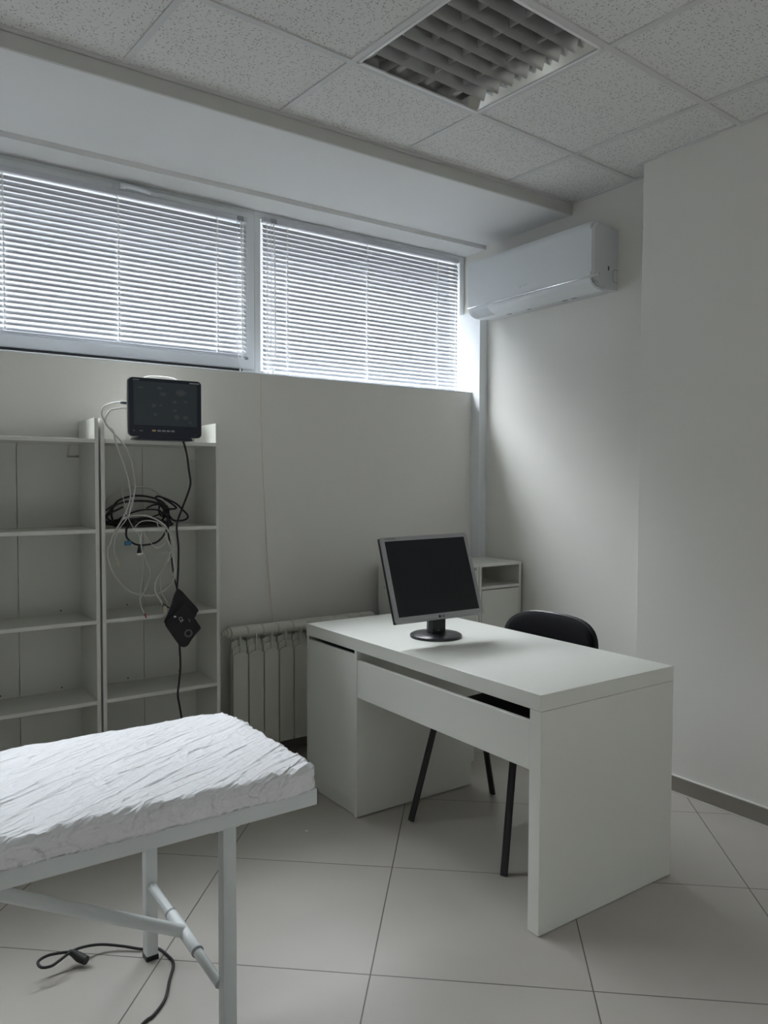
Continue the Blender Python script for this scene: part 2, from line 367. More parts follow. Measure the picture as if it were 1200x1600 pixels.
def teebar(a, b, dz=0.0):
    d = (b - a); L = d.length; ang = math.atan2(d.y, d.x)
    mt = Matrix.Translation((a.x, a.y, ZC + dz)) @ Matrix.Rotation(ang, 4, 'Z')
    addbox(bm, 0, L, -0.012, 0.012, 0.0, 0.007, bev=0.0006, seg=1, mtx=mt)
for j in range(-8, 2):
    s = clipseg(GP(-8, j), GP(4, j))
    if s: teebar(*s)
for i in range(-8, 3):
    s = clipseg(GP(i, -9), GP(i, 3))
    if s: teebar(*s, dz=.0005)
addbox(bm, XR - .02, XR, YP, 2.757, ZC - .0006, ZC + .006); addbox(bm, XP - .02, XP, YB, YP, ZC - .0006, ZC + .006); addbox(bm, XP - .019, XR - .001, YP, YP + .02, ZC - .0009, ZC + .006)
addbox(bm, XL, XR, 2.737, 2.757, ZC - .0012, ZC + .006)
struct('trim_ceiling_grid', bm, 'tee')
# skirting
struct('baseboard_right', B((XP - .011, XP, YB, YP, 0.006, 0.072), bev=0.001), 'skirt')
struct('trim_grout_line', B((XP - .014, XP, YB, YP, 0.0, 0.006), (XP - .012, XP, YB, YP, 0.072, 0.076)), 'grout')
struct('baseboard_window', B((XL, XR - .06, YW - .011, YW, 0.005, 0.072), bev=0.001), 'skirt')
struct('baseboard_wall', B((XR - .011, XR, YP, 3.39, 0.005, 0.072), bev=0.001), 'skirt')
# boxed-in pipe chase in the corner
struct('wall_pipe_box', B((3.066, XR, 3.392, 3.62, 0, 2.35), bev=0.0015), 'pvc')
# sill
struct('trim_sill', B((XL, 3.066, YW - .004, YF - .03, SILL, SILL + .008), bev=0.002), 'pvc')

# ------------------------------------------------------------------ windows
def window(n, x0, x1, sash, handle=False):
    z0, z1 = SILL + .008, ZR
    root = bpy.data.objects.new('window_%d' % n, None); COL.objects.link(root); root['kind'] = 'structure'
    WM[root.name] = Matrix.Identity(4)
    fw = .034 if not sash else .03
    yf0, yf1 = YF - .005, YF + .065
    f = bmesh.new()
    addbox(f, x0, x1, yf0, yf1, z0, z0 + fw, bev=.003); addbox(f, x0, x1, yf0, yf1, z1 - fw, z1, bev=.003)
    addbox(f, x0, x0 + fw, yf0, yf1, z0 + fw - .003, z1 - fw + .003, bev=.003); addbox(f, x1 - fw, x1, yf0, yf1, z0 + fw - .003, z1 - fw + .003, bev=.003)
    obj('window_frame', f, 'pvc', root)
    if sash:
        s = bmesh.new(); sw = .075; a0, a1, c0, c1 = x0 + .012, x1 - .012, z0 + .031, z1 - .02; y0, y1 = YF - .022, YF + .05
        addbox(s, a0, a1, y0, y1, c0, c0 + sw, bev=.006, seg=3); addbox(s, a0, a1, y0, y1, c1 - .052, c1, bev=.006, seg=3)
        addbox(s, a0, a0 + .055, y0, y1, c0 + sw - .008, c1 - .044, bev=.006, seg=3); addbox(s, a1 - .055, a1, y0, y1, c0 + sw - .008, c1 - .044, bev=.006, seg=3)
        obj('sash', s, 'pvc', root, smooth=True)
        g = bmesh.new(); addbox(g, a0 - .004, a1 - .06, YF - .014, YF - .006, z0 + .014, z0 + .032)
        obj('gasket', g, 'gap', root)
    px0, px1 = (x0 + .06, x1 - .06) if sash else (x0 + fw - .005, x1 - fw + .005)
    obj('pane', B((px0, px1, YF + .03, YF + .034, z0 + (.08 if sash else fw) - .003, z1 - (.07 if sash else fw) + .003)), 'glass', root)
    if handle:
        hx = (x0 + x1) / 2 + .03; h = bmesh.new()
        addbox(h, hx - .035, hx + .035, YF - .034, YF - .021, 2.655, 2.682, bev=.005, seg=3)
        addbox(h, hx - .012, hx + .012, YF - .062, YF - .03, 2.657, 2.680, bev=.004, seg=3)
        tube(h, [(hx, YF - .058, 2.669), (hx + .03, YF - .062, 2.670), (hx + .075, YF - .06, 2.667), (hx + .125, YF - .058, 2.661)], [.011, .010, .009, .008], seg=10, smoothk=4)
        obj('window_handle', h, 'pvc', root, smooth=True)
    return root
window(1, .345, 1.735, True, True)
window(2, 1.735, 3.118, False)
window(3, XL + .01, .345, False)
fill_win = bpy.data.objects.new('window_4', None); COL.objects.link(fill_win); fill_win['kind'] = 'structure'; WM[fill_win.name] = Matrix.Identity(4)  # unseen window, added to brighten the surfaces facing the camera
xm = (WB[0] + WB[1]) / 2
obj('window_frame', B((WB[0], WB[1], YB - .07, YB - .01, WB[2], WB[2] + .06), (WB[0], WB[1], YB - .07, YB - .01, WB[3] - .06, WB[3]), (WB[0], WB[0] + .06, YB - .07, YB - .01, WB[2] + .05, WB[3] - .05),
    (WB[1] - .06, WB[1], YB - .07, YB - .01, WB[2] + .05, WB[3] - .05), (xm - .04, xm + .04, YB - .07, YB - .01, WB[2] + .05, WB[3] - .05), bev=.004), 'pvc', fill_win)
obj('pane', B((WB[0] + .05, WB[1] - .05, YB - .045, YB - .041, WB[2] + .05, WB[3] - .05)), 'glass', fill_win)

# ------------------------------------------------------------------ venetian blinds
PITCH, SW, TILT = .0228, .025, math.radians(61)
def blind(name, label, x0, x1, y, ztop, zbot, ladders, wand, lift):
    t = thing(name, label, 'blind', ((x0 + x1) / 2, y, ztop), 0, 'slatted blinds over the windows')
    obj('head_rail', B((x0 - .002, x1 + .002, y - .013, y + .013, ztop - .001, ztop + .024), bev=.002), 'slat', t)
    s = bmesh.new(); n = int((ztop - zbot - .02) / PITCH)
    for k in range(n + 1):
        zc = ztop - .021 - k * PITCH; a = TILT + random.uniform(-.025, .025)
        prof = []
        for q in range(7):
            w = (q / 6 - .5) * SW; c = .0022 * (1 - (2 * (q / 6 - .5)) ** 2)
            # room side edge is low, slat arches upwards
            prof.append((y + w * math.cos(a) - c * math.sin(a), zc + w * math.sin(a) + c * math.cos(a)))
        sag = random.uniform(-.0006, .0006)
        up = [s.verts.new((x0, p[0], p[1])) for p in prof]; dn = [s.verts.new((x1, p[0], p[1] + sag)) for p in prof]
        for q in range(6): s.faces.new((up[q], up[q + 1], dn[q + 1], dn[q]))
    obj('slats', s, 'slat', t, smooth='all')
    zb = ztop - .021 - n * PITCH - .018
    obj('bottom_rail', B((x0, x1, y - .012, y + .012, zb - .006, zb + .006), bev=.003), 'slat', t)
    for lx in ladders:
        l = bmesh.new()
        for dy in (-.0085, .0085):
            addbox(l, lx - .0012, lx + .0012, y + dy * 1.0 - .0006, y + dy + .0006, zb, ztop)
        for k in range(n + 1):
            zc = ztop - .021 - k * PITCH
            addbox(l, lx - .004, lx + .004, y - .0105, y - .0090, zc - .0105, zc + .004)
        obj('ladder_cord', l, 'cord', t)
    if wand:
        b = B((wand - .018, wand + .012, y - .024, y - .012, ztop - .004, ztop + .020), bev=.001)
        obj('bracket', b, 'grey_mark', t)
        obj('tilt_wand', T([(wand - .004, y - .02, ztop), (wand, y - .026, ztop - .2), (wand + .001, y - .026, zbot + .02 + lift)], .0035, seg=6), 'cord', t)
        obj('lift_cord', T([(wand - .02, y - .019, ztop), (wand - .018, y - .021, ztop - .3), (wand - .022, y - .02, zbot + .06), (wand - .017, y - .02, zbot - .0 + lift * .5), (wand - .008, y - .02, zbot - .03 + lift)], .0016, seg=6, smoothk=5), 'cord', t)
        tb = lathe(bmesh.new(), [(.002, 0), (.005, -.008), (.006, -.03), (.003, -.034)], (wand - .008, y - .02, zbot - .028 + lift), 10)
        obj('cord_tassel', tb, 'cord', t, smooth=True)
    for sx in (x0 + .003, x1 - .003):
        obj('end_clip', B((sx - .008, sx + .008, y - .014, y - .004, zb - .016, zb - .004), bev=.001), 'grey_mark', t)
    return t
blind('venetian_blind', 'white slatted blind on the tilting window with the handle, left of the mullion', .432, 1.674, YF - .036, 2.628, 1.975, (.584, 1.052, 1.522, 1.655), 1.640, -.035)
blind('venetian_blind', 'white slatted blind in the right window, nearest the air conditioner', 1.778, 3.062, YF - .008, 2.660, 1.905, (1.80, 1.915, 2.41, 2.906, 3.045), 1.835, .06)
blind('venetian_blind', 'white slatted blind in the window left of the handled one', XL + .03, .31, YF - .008, 2.660, 1.905, (-.95, -.4, .15), None, 0)

# ------------------------------------------------------------------ ceiling light
C4 = GP(-.5, -.5); LA = GA
lm_ = Matrix.Translation((C4.x, C4.y, ZC)) @ Matrix.Rotation(LA, 4, 'Z')
t = thing('ceiling_light', 'square recessed ceiling light with aluminium louvre grid, switched off', 'ceiling light', (C4.x, C4.y, ZC), LA)
f = bmesh.new(); s2 = .2895
for (a, b, c, d) in ((-s2, s2, -s2, -s2 + .011), (-s2, s2, s2 - .011, s2), (-s2, -s2 + .011, -s2, s2), (s2 - .011, s2, -s2, s2)):
    addbox(f, a, b, c, d, -.003, .004, bev=.001, seg=1, mtx=lm_)
obj('trim_frame', f, 'fixture', t)
h = bmesh.new(); s3 = .279
for (a, b, c, d, e, g) in ((-s3, s3, -s3, s3, .098, .10), (-s3 - .002, -s3, -s3, s3, .0, .10), (s3, s3 + .002, -s3, s3, 0, .10), (-s3, s3, -s3 - .002, -s3, 0, .10), (-s3, s3, s3, s3 + .002, 0, .10)):
    addbox(h, a, b, c, d, e, g, mtx=lm_)
obj('housing', h, 'mirror', t)
for sx in (-1, 1):      # bright folded end reflectors
    rf = bmesh.new(); v = [(sx * s3, -s3, .002), (sx * s3, s3, .002), (sx * (s3 - .035), s3, .05), (sx * (s3 - .035), -s3, .05)]
    rf.faces.new([rf.verts.new(lm_ @ Vector(p)) for p in v]); obj('end_reflector', rf, 'mirror', t)
for k in range(7):      # V-section blades running along the window wall
    yy = -s3 + (k + 1) * (2 * s3 / 8); b = bmesh.new(); n = 6
    L = [(-.0175 * (q / n) ** .75, .052 * q / n) for q in range(n + 1)]; Rr = [(-p[0], p[1]) for p in L[1:]][::-1]
    x0 = -s3 + .012; A = [b.verts.new(lm_ @ Vector((x0, yy + p[0], p[1] + .001))) for p in L + Rr]; C = [b.verts.new(lm_ @ Vector((-x0 - .022, yy + p[0], p[1] + .001))) for p in L + Rr]
    m_ = len(A)
    for q in range(m_): b.faces.new((A[q], A[(q + 1) % m_], C[(q + 1) % m_], C[q]))
    b.faces.new(A[::-1]); b.faces.new(C)
    obj('louvre_blade', b, 'blade', t, smooth=True)
for k in range(3):
    xx = -s3 + (k + 1) * (2 * s3 / 4) - .01; b = bmesh.new(); n = 6
    L = [(-.012 * (q / n) ** .75, .034 * q / n + .018) for q in range(n + 1)]; Rr = [(-p[0], p[1]) for p in L[1:]][::-1]
    A = [b.verts.new(lm_ @ Vector((xx + p[0], -s3, p[1]))) for p in L + Rr]; C = [b.verts.new(lm_ @ Vector((xx + p[0], s3, p[1]))) for p in L + Rr]
    m_ = len(A)
    for q in range(m_): b.faces.new((A[q], A[(q + 1) % m_], C[(q + 1) % m_], C[q]))
    b.faces.new(A[::-1]); b.faces.new(C)
    obj('cross_blade', b, 'blade', t, smooth=True)
for k in range(4):
    xx = -s3 + (k + .5) * (2 * s3 / 4)
    obj('fluorescent_tube', T([lm_ @ Vector((xx, -s3 + .01, .068)), lm_ @ Vector((xx, s3 - .01, .068))], .013, seg=14), 'tube', t, smooth=True)

# ------------------------------------------------------------------ air conditioner
AY0, AY1 = 2.462, 3.338
t = thing('air_conditioner', 'white split air conditioner unit high on the right wall', 'air conditioner', (XR, 2.9, 2.285))
prof = [(0, 2.288), (0, 2.577), (.060, 2.577), (.062, 2.582), (.165, 2.588), (.178, 2.584), (.185, 2.574), (.186, 2.35), (.165, 2.305), (.12, 2.285), (.06, 2.283)]
b = prism(bmesh.new(), [(XR - d, z) for d, z in prof], 'y', AY0 + .006, AY1 - .006)
# polygon is (x, z) extruded in y
obj('housing', b, 'ac_side', t, smooth=True)
fp = bmesh.new(); n = 8
fpro = [(.150, 2.590), (.175, 2.591), (.190, 2.586), (.198, 2.575), (.2015, 2.55), (.2025, 2.45), (.2015, 2.35), (.1985, 2.332), (.180, 2.332), (.178, 2.56)]
prism(fp, [(XR - d, z) for d, z in fpro], 'y', AY0, AY1)
es = [e for e in fp.edges if abs(e.verts[0].co.y - e.verts[1].co.y) < 1e-6 and min(e.verts[0].co.x, e.verts[1].co.x) < XR - .185]
bmesh.ops.bevel(fp, geom=es, offset=.012, segments=4, affect='EDGES', clamp_overlap=True)
obj('front_panel', fp, 'ac', t, smooth=True)
st = [(XR - .2022, AY1 - .002, 2.3285), (XR - .2022, AY0 + .02, 2.3285), (XR - .198, AY0 + .003, 2.327), (XR - .17, AY0 + .001, 2.312), (XR - .13, AY0 + .001, 2.291), (XR - .1, AY0 + .001, 2.288)]
obj('chrome_strip', T(st, .0032, seg=8, smoothk=3), 'chrome', t, smooth=True)
fl = bmesh.new(); fpr = [(.199, 2.325), (.197, 2.312), (.188, 2.298), (.17, 2.286), (.145, 2.279), (.10, 2.276), (.10, 2.284), (.15, 2.29), (.18, 2.305), (.188, 2.325)]
prism(fl, [(XR - d, z) for d, z in fpr], 'y', AY0 + .012, AY1 - .004)
obj('air_flap', fl, 'ac', t, smooth=True)
gr = bmesh.new()
for k in range(12):
    yy = AY1 - .016 - k * .013
    tube(gr, [(XR - .1985, yy, 2.320), (XR - .190, yy, 2.2975), (XR - .168, yy, 2.283), (XR - .145, yy, 2.277)], .0012, seg=6, smoothk=3)
obj('intake_ribs', gr, 'ac_side', t)
for yy, ll in ((2.99, .022), (2.74, .03), (2.68, .03), (3.14, .03)):
    obj('vent_slot', B((XR - .075, XR - .066, yy - ll / 2, yy + ll / 2, 2.281, 2.2835)), 'grey_mark', t)
obj('side_slot', B((XR - .075, XR - .068, AY0 + .004, AY0 + .0065, 2.375, 2.395)), 'hole', t)
obj('side_knockout', T([(XR - .002, AY0 + .005, 2.385), (XR - .03, AY0 + .005, 2.385), (XR - .038, AY0 + .005, 2.375), (XR - .038, AY0 + .005, 2.335), (XR - .03, AY0 + .005, 2.325), (XR - .002, AY0 + .005, 2.325)], .0012, seg=6), 'grey_mark', t)
lg = text('GREE', .017); lg.transform(frame_m((XR - .2029, 2.893, 2.373), (0, -1, 0), (0, 0, 1)))
ring = T([(XR - .2032, 2.930 + .0072 * math.cos(a), 2.372 + .0072 * math.sin(a)) for a in [math.radians(20 + 300 * k / 14) for k in range(15)]], .0016, seg=6)
me_ = bpy.data.meshes.new('tmp'); ring.to_mesh(me_); lg.from_mesh(me_); ring.free()
obj('brand_mark', lg, 'white_mark', t)
bmesh_led = B((XR - .2045, XR - .2, 2.645, 2.672, 2.3265, 2.3315), bev=.001); obj('status_light', bmesh_led, 'white_mark', t)

# ------------------------------------------------------------------ bookcases
def bookcase(x0, x1, label, notch_side=1):
    y0, y1, th = 3.20, 3.448, .0155
    t = thing('bookcase', label, 'bookcase', ((x0 + x1) / 2, 3.32, 0), 0, 'bookcases by the window wall')
    for a in (x0, x1 - th): obj('side_panel', B((a, a + th, y0, y1, 0, 1.609), bev=.0012), 'shelf', t)
    for z in (1.525, 1.1635, .797, .470, .105):
        s = B((x0 + th, x1 - th, y0, y1 - .006, z - .0155, z), bev=.001)
        o = obj('shelf', s, 'shelf', t)
    for z in (.797, .470):
        for hx, hz in ((x0 + .17, .012), (x1 - .1, .012)): obj('screw_hole', B((hx, hx + .005, y1 - .009, y1 - .006, z + hz, z + hz + .005)), 'hole', t)
    xc = x0 + .245; xn = x1 - th
    bp = bmesh.new()
    addbox(bp, x0 + th, xc - .0012, y1 - .006, y1 - .002, .02, 1.51)
    addbox(bp, xc + .0012, xn - .048, y1 - .006, y1 - .002, .02, 1.51); addbox(bp, xn - .048, xn, y1 - .006, y1 - .002, .02, 1.455)
    obj('back_panel', bp, 'shelf_back', t)
    obj('plinth', B((x0 + th, x1 - th, y0 + .012, y0 + .024, 0, .09)), 'shelf', t)
    return t
bookcase(.868, 1.373, 'tall narrow white bookcase carrying the dark patient monitor')
bookcase(.355, .860, 'tall narrow white bookcase with empty shelves, left of the one with cables')

# ------------------------------------------------------------------ patient monitor
PMX, PMY, PMZ = 1.1145, 3.150, 1.5255
t = thing('patient_monitor', 'dark patient monitor with pale casing standing on top of a bookcase', 'monitor', (PMX, PMY, PMZ), 0)
pm = Matrix.Translation((PMX, PMY, PMZ)) @ Matrix.Rotation(math.radians(-2), 4, 'Z') @ Matrix.Rotation(PI / 2, 4, 'X')  # local x right, y up, z towards room
cy = .131
b = prism(bmesh.new(), [(x, y + cy) for x, y in roundrect(.300, .236, .016)], 'z', -.004, .012); b.transform(pm)
obj('front_bezel', b, 'navy', t)
b = prism(bmesh.new(), [(x, y + cy) for x, y in roundrect(.308, .240, .022)], 'z', -.125, -.004)
for v in b.verts:
    if v.co.z < -.1: v.co.x *= .72; v.co.y = .01 + (v.co.y - .01) * .9
b.transform(pm)
obj('casing', b, 'offwhite', t)
b = prism(bmesh.new(), [(-.115, 0), (.115, 0), (.105, .016), (-.105, .016)], 'z', -.11, .008); b.transform(pm)
obj('foot', b, 'navy', t)
hd = T([pm @ Vector(p) for p in ((-.07, .250, -.06), (-.05, .259, -.06), (0, .262, -.06), (.05, .259, -.06), (.07, .250, -.06))], .009, seg=10, smoothk=4)
obj('carry_handle', hd, 'offwhite', t, smooth=True)
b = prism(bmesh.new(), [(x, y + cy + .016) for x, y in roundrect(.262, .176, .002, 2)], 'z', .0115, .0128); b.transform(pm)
scr = obj('screen', b, 'blob_screen', t)
for bx in ((-.134, -.108, .238, .2415, .011, .0126), (.100, .142, .237, .2415, .011, .0132)): obj('brand_strip', B(bx, mtx=pm), 'grey_mark', t)
for xx in (-.130, -.106, -.098): obj('indicator', B((xx - .003, xx + .003, .034, .037, .011, .0126), mtx=pm), 'grey_mark', t)
for k, (xx, mm) in enumerate(((-.050, 'amber'), (-.029, 'grey_mark'), (-.010, 'grey_mark'), (.009, 'grey_mark'), (.028, 'grey_mark'))):
    b = prism(bmesh.new(), [(xx + x, y + .0375) for x, y in roundrect(.0155, .007, .003, 3)], 'z', .0118, .0134); b.transform(pm)
    obj('button', b, mm, t)
kn = lathe(bmesh.new(), [(.0105, 0), (.0105, .008), (.008, .010)], (0, 0, 0), 20); kn.transform(pm @ Matrix.Translation((.128, .036, .010))); obj('knob', kn, 'black_plastic', t, smooth=True)
for zz, mm in ((.150, 'navy'), (.128, 'offwhite')):
    c_ = lathe(bmesh.new(), [(.006, 0), (.006, -.018), (.0045, -.03)], (0, 0, 0), 12, 'x'); c_.transform(pm @ Matrix.Translation((-.136, zz, -.05)))
    obj('connector', c_, mm, t, smooth=True)

# ------------------------------------------------------------------ cables on the bookcase
CAB = {
'power': [(1.186, 3.19, 1.535), (1.196, 3.165, 1.526), (1.212, 3.165, 1.47), (1.222, 3.168, 1.404), (1.23, 3.171, 1.352), (1.221, 3.174, 1.31), (1.197, 3.176, 1.248), (1.178, 3.179, 1.196), (1.172, 3.18, 1.159), (1.178, 3.18, 1.092), (1.179, 3.18, 1.065), (1.177, 3.18, 0.983), (1.172, 3.18, 0.916), (1.172, 3.182, 0.888), (1.177, 3.184, 0.793), (1.181, 3.182, 0.669), (1.182, 3.176, 0.573), (1.175, 3.174, 0.506), (1.168, 3.171, 0.453), (1.176, 3.17, 0.397), (1.187, 3.17, 0.313), (1.191, 3.17, 0.187), (1.19, 3.17, 0.048), (1.17, 3.12, .0045), (1.08, 3.02, .0035), (.95, 3.0, .0035)],
'ecg_main': [(0.962, 3.205, 1.654), (0.944, 3.203, 1.650), (0.908, 3.196, 1.642), (0.891, 3.186, 1.623), (0.882, 3.186, 1.599), (0.893, 3.186, 1.574), (0.914, 3.186, 1.558), (0.925, 3.184, 1.507), (0.949, 3.182, 1.439), (0.969, 3.18, 1.37), (0.979, 3.18, 1.301), (0.968, 3.18, 1.249), (0.942, 3.18, 1.198), (0.908, 3.18, 1.138), (0.9, 3.18, 1.111), (0.885, 3.18, 1.079), (0.893, 3.18, 1.021), (0.921, 3.18, 0.961), (0.965, 3.18, 0.915), (1.017, 3.179, 0.89), (1.083, 3.177, 0.886), (1.124, 3.176, 0.91), (1.158, 3.175, 0.951), (1.152, 3.174, 1.04), (1.124, 3.173, 1.122), (1.144, 3.172, 1.074), (1.14, 3.171, 1.054), (1.115, 3.17, 1.002), (1.081, 3.17, 0.95), (1.074, 3.17, 0.904), (1.094, 3.17, 0.862), (1.113, 3.17, 0.834)],
'ecg_two': [(0.962, 3.215, 1.676), (0.94, 3.21, 1.676), (0.911, 3.205, 1.669), (0.879, 3.192, 1.653), (0.869, 3.186, 1.627), (0.88, 3.186, 1.596), (0.904, 3.186, 1.562), (0.927, 3.186, 1.537), (0.964, 3.185, 1.491), (0.988, 3.184, 1.422), (0.998, 3.182, 1.336), (0.986, 3.181, 1.266), (0.968, 3.18, 1.214), (0.942, 3.176, 1.2), (0.974, 3.174, 1.215), (1.033, 3.174, 1.216), (1.087, 3.174, 1.196), (1.127, 3.174, 1.161), (1.154, 3.174, 1.093), (1.163, 3.174, 1.011), (1.152, 3.174, 0.958)],
'lead1': [(0.942, 3.176, 1.323), (0.954, 3.174, 1.258), (0.965, 3.172, 1.212), (0.983, 3.172, 1.173), (1.008, 3.172, 1.139), (1.018, 3.172, 1.093), (1.027, 3.176, 1.033), (1.025, 3.176, 0.967), (1.013, 3.176, 0.902), (1.017, 3.176, 0.842), (1.032, 3.176, 0.807)],
'lead2': [(0.999, 3.172, 1.336), (0.979, 3.172, 1.264), (0.964, 3.170, 1.212), (0.933, 3.172, 1.168), (0.914, 3.172, 1.13), (0.908, 3.172, 1.085), (0.919, 3.172, 1.046)],
'lead3': [(1.031, 3.174, 1.158), (1.017, 3.174, 1.126), (1.024, 3.174, 1.073), (1.043, 3.174, 1.019), (1.056, 3.174, 0.978), (1.042, 3.174, 0.926), (1.015, 3.174, 0.875)],
'lead4': [(0.985, 3.174, 1.16), (1.018, 3.174, 1.191), (1.064, 3.174, 1.193), (1.111, 3.174, 1.169), (1.121, 3.174, 1.108), (1.09, 3.174, 1.08), (1.057, 3.174, 1.104), (1.024, 3.174, 1.158)],
'lead5': [(1.084, 3.173, 1.19), (1.097, 3.173, 1.163), (1.145, 3.173, 1.148), (1.159, 3.173, 1.1), (1.144, 3.173, 1.04), (1.11, 3.173, 0.995), (1.096, 3.173, 0.936), (1.105, 3.173, 0.888), (1.129, 3.173, 0.846)],
'blackloop': [(1.151, 3.23, 1.219), (1.13, 3.195, 1.149), (1.097, 3.188, 1.109), (1.053, 3.185, 1.095), (1.002, 3.185, 1.097), (0.966, 3.185, 1.124), (0.963, 3.188, 1.156), (0.976, 3.2, 1.176), (1.011, 3.24, 1.182)],
'drop': [(1.135, 3.24, 1.233), (1.145, 3.205, 1.186), (1.137, 3.188, 1.147), (1.145, 3.185, 1.086), (1.15, 3.18, 1.012), (1.161, 3.18, 0.944), (1.173, 3.18, 0.895), (1.178, 3.172, .865)],
'coil1': [(0.903, 3.26, 1.186), (0.905, 3.269, 1.213), (0.959, 3.278, 1.263), (1.052, 3.277, 1.274), (1.127, 3.272, 1.261), (1.164, 3.266, 1.217), (1.19, 3.258, 1.188), (1.232, 3.248, 1.19), (1.242, 3.235, 1.207), (1.212, 3.222, 1.237), (1.176, 3.216, 1.266), (1.107, 3.212, 1.293), (1.099, 3.218, 1.281), (1.151, 3.231, 1.242), (1.192, 3.242, 1.241), (1.183, 3.251, 1.256), (1.142, 3.26, 1.285)],
'coil2': [(0.941, 3.3, 1.193), (0.94, 3.31, 1.225), (0.966, 3.32, 1.271), (1.029, 3.31, 1.294), (1.098, 3.3, 1.289), (1.151, 3.285, 1.265), (1.17, 3.27, 1.217), (1.161, 3.26, 1.179), (1.09, 3.25, 1.172)],
'coil3': [(0.892, 3.22, 1.238), (0.93, 3.225, 1.26), (1.004, 3.231, 1.275), (1.096, 3.236, 1.267), (1.136, 3.244, 1.242), (1.145, 3.255, 1.208), (1.124, 3.265, 1.184), (1.051, 3.276, 1.181), (0.96, 3.284, 1.183), (0.92, 3.289, 1.198), (0.922, 3.295, 1.217), (0.984, 3.3, 1.248)],
'coil4': [(1.067, 3.25, 1.243), (1.101, 3.252, 1.257), (1.15, 3.254, 1.254), (1.165, 3.255, 1.232), (1.151, 3.257, 1.203), (1.122, 3.259, 1.233), (1.056, 3.261, 1.236), (1.0, 3.263, 1.221), (0.954, 3.265, 1.194), (1.015, 3.266, 1.178), (1.096, 3.268, 1.204), (1.145, 3.27, 1.222)],
'greycoil': [(0.933, 3.36, 1.185), (0.931, 3.375, 1.232), (0.94, 3.39, 1.275), (0.995, 3.4, 1.312), (1.067, 3.4, 1.331), (1.131, 3.4, 1.324), (1.178, 3.39, 1.292), (1.203, 3.375, 1.247), (1.202, 3.36, 1.198)],
'greywire': [(1.156, 3.3, 1.201), (1.183, 3.307, 1.22), (1.221, 3.314, 1.229), (1.244, 3.321, 1.198), (1.216, 3.329, 1.174), (1.285, 3.336, 1.169), (1.325, 3.343, 1.167), (1.350, 3.35, 1.167)],
}
def cable(key, r, m, label, name='cable', cat='cable', k=8):
    return tag(obj(name, T(CAB[key], r, seg=8, smoothk=k), m, smooth='all'), label, cat)
cable('power', .0042, 'rubber', 'black power cable hanging from the patient monitor past the cuff to the floor', 'power_cable')
t = thing('cable_coil', 'tangled coil of black cable heaped on the second bookcase shelf', 'cable', (1.07, 3.26, 1.1635))
for k in ('coil1', 'coil2', 'coil3', 'coil4'): obj('cable_loop', T(CAB[k], .0042 if k != 'coil4' else .0036, seg=8, smoothk=8), 'rubber', t, smooth='all')
fb = bmesh.new()
for k in range(7):   # lower windings lying flat on the shelf
    cx_, cy_ = 1.045 + random.uniform(-.02, .02), 3.28 + random.uniform(-.012, .012); rx, ry = .13 - .006 * k + random.uniform(-.01, .01), .055 + random.uniform(-.006, .006)
    tube(fb, [(cx_ + rx * math.cos(a), cy_ + ry * math.sin(a), 1.1635 + .0045 + .0055 * k * .55 + .006 * math.sin(2 * a + k) + .006) for a in [2 * PI * q / 28 for q in range(28)]], .0042, seg=8, closed=True)
obj('lower_windings', fb, 'rubber', t, smooth='all')
tie = T([(1.14 + .016 * math.cos(a), 3.262, 1.235 + .028 * math.sin(a)) for a in [2 * PI * q / 16 for q in range(16)]], .004, seg=8, closed=True); obj('cable_tie', tie, 'rubber', t, smooth='all')
cable('blackloop', .0042, 'rubber', 'black cable loop drooping over the front edge of the second shelf', 'hanging_cable')
cable('drop', .0036, 'rubber', 'black tube running from the coil down to the blood pressure cuff', 'air_tube', 'tube')
cable('greycoil', .0034, 'grey_cable', 'grey cable arching behind the black coil', 'patient_cable')
cable('greywire', .0014, 'pale_cable', 'thin grey wire lying right of the black coil on the shelf', 'thin_wire', 'wire')
cable('ecg_main', .0036, 'grey_cable', 'pale grey lead from the monitor making the large hanging loop', 'patient_cable')
cable('ecg_two', .0033, 'grey_cable', 'pale grey lead from the monitor ending in the smaller right-hand loop', 'patient_cable')
a = thing('electrode_wire', 'thin white electrode wire with a dark red tipped clip at its end', 'wire', (1.032, 3.176, .80))
obj('lead', T(CAB['lead1'], .0017, seg=6, smoothk=8), 'pale_cable', a, smooth='all')
obj('clip', T([(1.030, 3.176, .812), (1.038, 3.176, .792)], [.0035, .0028], seg=8), 'red', a)
a = thing('electrode_wire', 'thin white electrode wire ending in a cream coloured clip at left', 'wire', (.92, 3.172, 1.03))
obj('lead', T(CAB['lead2'], .0017, seg=6, smoothk=8), 'pale_cable', a, smooth='all')
cl = bmesh.new(); tube(cl, [(.914, 3.172, 1.05), (.922, 3.170, 1.035), (.928, 3.17, 1.018)], [.003, .007, .004], seg=8); tube(cl, [(.912, 3.172, 1.022), (.922, 3.170, 1.030), (.935, 3.17, 1.028)], [.002, .005, .002], seg=8); tube(cl, [(.920, 3.174, 1.035), (.930, 3.174, 1.012)], .003, seg=8)
obj('clip', cl, 'beige', a, smooth='all')
cable('lead3', .0017, 'pale_cable', 'short thin wire curving below the shelf between the larger loops', 'electrode_wire', 'wire')
cable('lead4', .0017, 'pale_cable', 'thin wire curled into a small ring just under the second shelf', 'electrode_wire', 'wire')
cable('lead5', .0016, 'pale_cable', 'thin wire snaking down to the connector beside the cuff', 'electrode_wire', 'wire')
a = thing('cable_plug', 'small blue plug hanging at the left end of the black loop', 'plug', (.963, 3.176, 1.107))
obj('plug_body', B((.950, .977, 3.165, 3.179, 1.096, 1.115), bev=.004, mtx=None), 'blue', a, smooth=True)
a = thing('cable_plug', 'black cone shaped plug with a white ring below the black loop', 'plug', (1.01, 3.17, 1.06))
